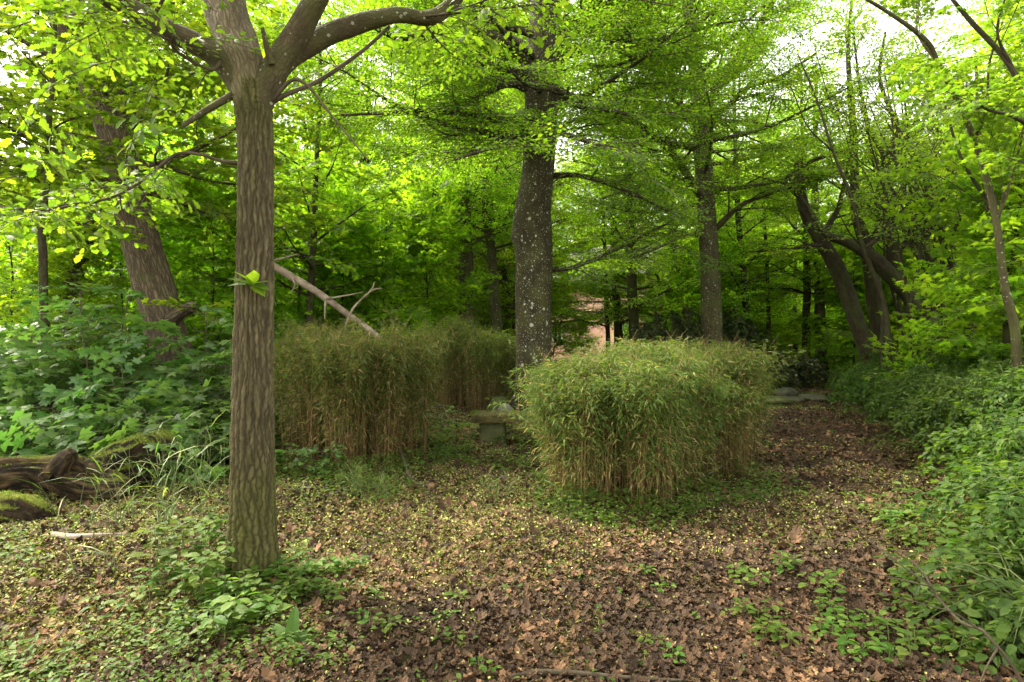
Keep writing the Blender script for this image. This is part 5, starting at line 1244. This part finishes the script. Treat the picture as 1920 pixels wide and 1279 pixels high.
for lb, px_, py_, h, n in (('clump of arching grass before the foot of the wide left hedge', 668, 925, 0.30, 16), ('grass tuft right of the arching clump by the wide left hedge', 720, 930, 0.24, 14), ('fine pale grass in the opening between the hedges', 940, 930, 0.2, 18), ('single upright grass shoots right of the nearest trunk', 588, 985, 0.35, 3), ('small grass at the foot of the nearest hedge', 1075, 950, 0.2, 10), ('flat grass tuft in the opening left of the bench', 830, 870, 0.2, 14), ('upright blade of grass among the seedlings at the lower right', 1750, 1040, 0.24, 2)):
    grass(lb, px_, py_, h, n, 700 + gq, 0.10, None, 0.6); gq += 1

# bare twiggy branch in the right foreground
tw = thing('bare_twig', 'dark bare forked twig leaning in from the bottom right corner', 'twig', (*G(1915, 1290), 0))
o = np.array(tw.location); g = Geo()
TW = [[(1990, 1420, 2.3, 7), (1905, 1260, 2.35, 6.5), (1850, 1190, 2.4, 6), (1832, 1178, 2.42, 5.5), (1800, 1165, 2.45, 5.5), (1755, 1115, 2.55, 5), (1735, 1080, 2.6, 4.5), (1705, 1048, 2.65, 3.5)],
      [(1740, 1095, 2.57, 3.5), (1690, 1060, 2.6, 3), (1630, 1015, 2.7, 2.5), (1595, 990, 2.75, 1.6)], [(1745, 1100, 2.57, 3.2), (1660, 1080, 2.5, 2.8), (1590, 1060, 2.45, 2.4), (1545, 1030, 2.4, 2), (1510, 995, 2.4, 1.3)],
      [(1640, 1022, 2.7, 2.2), (1600, 975, 2.75, 1.6), (1570, 940, 2.8, 1.1)], [(1600, 1062, 2.45, 2), (1560, 1020, 2.45, 1.5), (1535, 950, 2.45, 1)], [(1832, 1178, 2.42, 4), (1790, 1150, 2.3, 3), (1740, 1135, 2.2, 2.2), (1650, 1110, 2.15, 1.5)], [(1870, 1215, 2.38, 4), (1850, 1250, 2.3, 3), (1830, 1300, 2.25, 2.5)]]
for r_ in TW:
    a, b = px_line(r_); g.tube(a, b, 5, len(r_) * 5)
g.build('branches', M['twig'], tw, o)

# ------------------------------------------------------------------ leaf litter, ground cover
rng = np.random.default_rng(900)
def spread(n, y0, y1, power=1.0):
    y = y0 * (y1 / y0) ** (rng.uniform(0, 1, n) ** power)
    x = rng.uniform(-1.02, 1.02, n) * y
    return x, y
def vnoise(x, y, s, seed):
    r = np.random.default_rng(seed); o = 0
    for q in range(6):
        w = r.normal(0, 1, 2) * s * (1 + 0.5 * q); o = o + np.sin(x * w[0] + y * w[1] + r.uniform(0, 6)) / (1 + 0.4 * q)
    return o / 2.2
g = Geo()
x, y = spread(150000, 2.2, 24)
pd = path_dist(x, y)
green = vnoise(x, y, 1.3, 4)
keep_ = rng.random(len(x)) < np.clip(0.95 - 0.55 * np.clip(green, 0, 1) * (pd > 0.9), 0.15, 1)
x, y, pd = x[keep_], y[keep_], pd[keep_]
n = len(x); a = rng.uniform(0, 6.28, n); el = rng.normal(0.05, 0.32, n)
f = np.stack([np.cos(a) * np.cos(el), np.sin(a) * np.cos(el), np.sin(el)], -1)
up = np.array([0, 0, 1.0]) + rng.normal(0, 0.35, (n, 3))
s = (0.016 + 0.05 * rng.uniform(0, 1, n) ** 1.6) * np.clip((y / 4) ** 0.35, 0.8, 1.6)
pos = np.stack([x, y, gz(x, y) + rng.uniform(0.004, 0.022, n)], -1)
r = rng.uniform(0, 0.80, n); r = np.where(rng.random(n) < 0.5, r * 0.7, r); r = np.clip(r * (0.80 + 0.45 * vnoise(x, y, 2.2, 77)), 0, 0.79)
s[::16] *= rng.uniform(1.3, 1.9, len(s[::16]))
g.inst(CURL, pos, basis(f, up), s, rng, rnd=r)
# small pale fallen bits: bud scales, young leaves, flower clusters
x, y = spread(260000, 2.2, 20)
pale = vnoise(x, y, 1.0, 12) + 0.35 * vnoise(x, y, 3.5, 13) - 0.45 * np.exp(-(path_dist(x, y) / 0.8) ** 2) + 0.5 * np.clip(-x - 1.0, 0, 1) + 0.3 * np.exp(-((y - 5.0) / 1.0) ** 2)
kp = rng.random(len(x)) < np.clip(0.22 + 0.70 * pale + 0.18 * np.clip((y - 3.6) / 1.5, -1, 1) + 0.35 * np.exp(-((y - 4.9) / 1.2) ** 2) * (x < 2.2), 0.03, 1)
x, y = x[kp], y[kp]; n = len(x); a = rng.uniform(0, 6.28, n)
f = np.stack([np.cos(a), np.sin(a), rng.normal(0.1, 0.5, n)], -1)
pos = np.stack([x, y, gz(x, y) + rng.uniform(0.006, 0.03, n)], -1)
g.inst(CHIP, pos, basis(f, np.array([0, 0, 1.0]) + rng.normal(0, 0.5, (n, 3))), rng.uniform(0.006, 0.026, n) * np.clip((y / 4) ** 0.4, 0.8, 1.5), rng, rnd=rng.uniform(0.74, 1.0, n))
for q in range(420):                                            # broken twigs among the leaves
    yy = 2.3 * (14 / 2.3) ** rng.random(); xx = rng.uniform(-1, 1) * yy; a_ = rng.uniform(0, 6.28); L = rng.uniform(0.05, 0.28)
    p0 = np.array([xx, yy, float(gz(xx, yy)) + 0.02]); d_ = np.array([cos(a_), sin(a_), rng.normal(0, 0.08)])
    g.tube([p0, p0 + d_ * L * 0.5 + rng.normal(0, 0.01, 3), p0 + d_ * L], [0.004, 0.003, 0.002], 4, 4, rnd=rng.uniform(0.05, 0.6), cap=False)
tag(g.build('leaf_litter', M['litter']), 'brown fallen leaves and pale bud scales covering the clearing floor', 'leaf litter', kind='stuff')
g = Geo(); gs = Geo()
x, y = spread(75000, 2.3, 22)
pd = path_dist(x, y)
cov = vnoise(x, y, 1.1, 21) + 0.3 * vnoise(x, y, 4, 22) - 0.75 * np.exp(-(pd / 0.7) ** 2) - 0.26
cov += 0.5 * np.exp(-(((x + 2.3) / 0.5) ** 2 + ((y - 2.6) / 0.3) ** 2)) + 0.5 * np.exp(-(((x + 1.45) / 0.45) ** 2 + ((y - 3.2) / 0.35) ** 2)) - 0.35 * np.exp(-(((x + 1.0) / 1.2) ** 2 + ((y - 2.6) / 0.5) ** 2)) + 1.6 * np.exp(-(((x - 1.5) / 1.3) ** 2 + ((y - 5.0 - 0.5 * np.clip(x - 1.2, 0, 2)) / 0.4) ** 2)) + 1.2 * np.exp(-(((x + 1.0) / 1.4) ** 2 + ((y - 8.7) / 1.3) ** 2)) + 0.9 * np.exp(-(((x + 1.6) / 1.0) ** 2 + ((y - 6.2) / 0.4) ** 2)) + 1.0 * np.exp(-(((x - 1.55) / 0.4) ** 2 + ((y - 3.0) / 0.35) ** 2)) + 1.3 * np.exp(-(((x - 3.2) / 0.7) ** 2 + ((y - 3.9) / 0.7) ** 2)) + 0.9 * np.clip(-x - 0.35 * y - 0.6, 0, 1) * (y > 5.5) + 1.2 * (x > 0.62 * y + 1.2) + 1.1 * np.exp(-(((x - 6.4) / 1.1) ** 2 + ((y - 13) / 0.8) ** 2)) + 0.5 * (y > 13)
hedge = np.zeros(len(x))
for seg in (((-2.9, 7.0), (-2.0, 6.4), (-1.4, 6.45), (-1.0, 7.1)), ((0.35, 5.6), (0.6, 5.1), (1.35, 5.15), (1.95, 5.9)), ((1.9, 6.1), (2.5, 6.2), (3.1, 6.9), (3.1, 7.6)), ((-1.7, 12.3), (-0.9, 11.9), (-0.2, 12.3)), ((-0.4, 7.8), (1.1, 7.75))):
    q_ = catmull(np.array(seg, float), 30); dd = np.hypot(x[:, None] - q_[:, 0], y[:, None] - q_[:, 1]).min(1); hedge = np.maximum(hedge, np.exp(-(dd / 0.28) ** 2))
cov = cov + 1.3 * hedge * (0.6 + 0.5 * vnoise(x, y, 3.0, 23))
kp = rng.random(len(x)) < np.clip(cov, 0.008, 0.95); hedge = hedge[kp]
x, y = x[kp], y[kp]; n = len(x); a = rng.uniform(0, 6.28, n)
for _ in range(3):
    a2 = a + rng.normal(0, 1.2, n)
    f = np.stack([np.cos(a2), np.sin(a2), rng.uniform(-0.1, 0.6, n)], -1)
    pos = np.stack([x + rng.normal(0, 0.02, n), y + rng.normal(0, 0.02, n), gz(x, y) + rng.uniform(0.01, 0.075, n) * (1 + 1.6 * hedge)], -1)
    g.inst(OVATE, pos, basis(f, np.array([0, 0, 1.0]) + rng.normal(0, 0.3, (n, 3))), rng.uniform(0.018, 0.05, n) * np.clip((y / 4) ** 0.4, 0.8, 1.6), rng)
x, y = spread(240000, 2.2, 18)
cov = 0.52 + 0.34 * np.exp(-((y - 4.6) / 1.0) ** 2) + 0.6 * vnoise(x, y, 1.2, 31) - 0.35 * np.clip((3.6 - y), 0, 1) + 0.35 * vnoise(x, y, 4.5, 32) - 0.7 * np.exp(-(path_dist(x, y) / 0.8) ** 2) + 0.5 * np.exp(-((y - 5.2) / 1.1) ** 2) + 0.4 * (x < -1.2)
kp = rng.random(len(x)) < np.clip(cov, 0.03, 0.9); x, y = x[kp], y[kp]; n = len(x)
a = rng.uniform(0, 6.28, n); f = np.stack([np.cos(a), np.sin(a), rng.uniform(0.1, 1.6, n)], -1)
g.inst(LANCE, np.stack([x, y, gz(x, y) + 0.005], -1), basis(f, np.array([0, 0, 1.0]) + rng.normal(0, 0.3, (n, 3))), rng.uniform(0.02, 0.055, n) * np.clip((y / 4) ** 0.3, 0.8, 1.5), rng, mat=1)
tag(g.build('ground_cover', [M['herb_leaf'], M['moss_blade']]), 'low green ground cover of small leaves spread over the clearing floor', 'ground cover', kind='stuff')
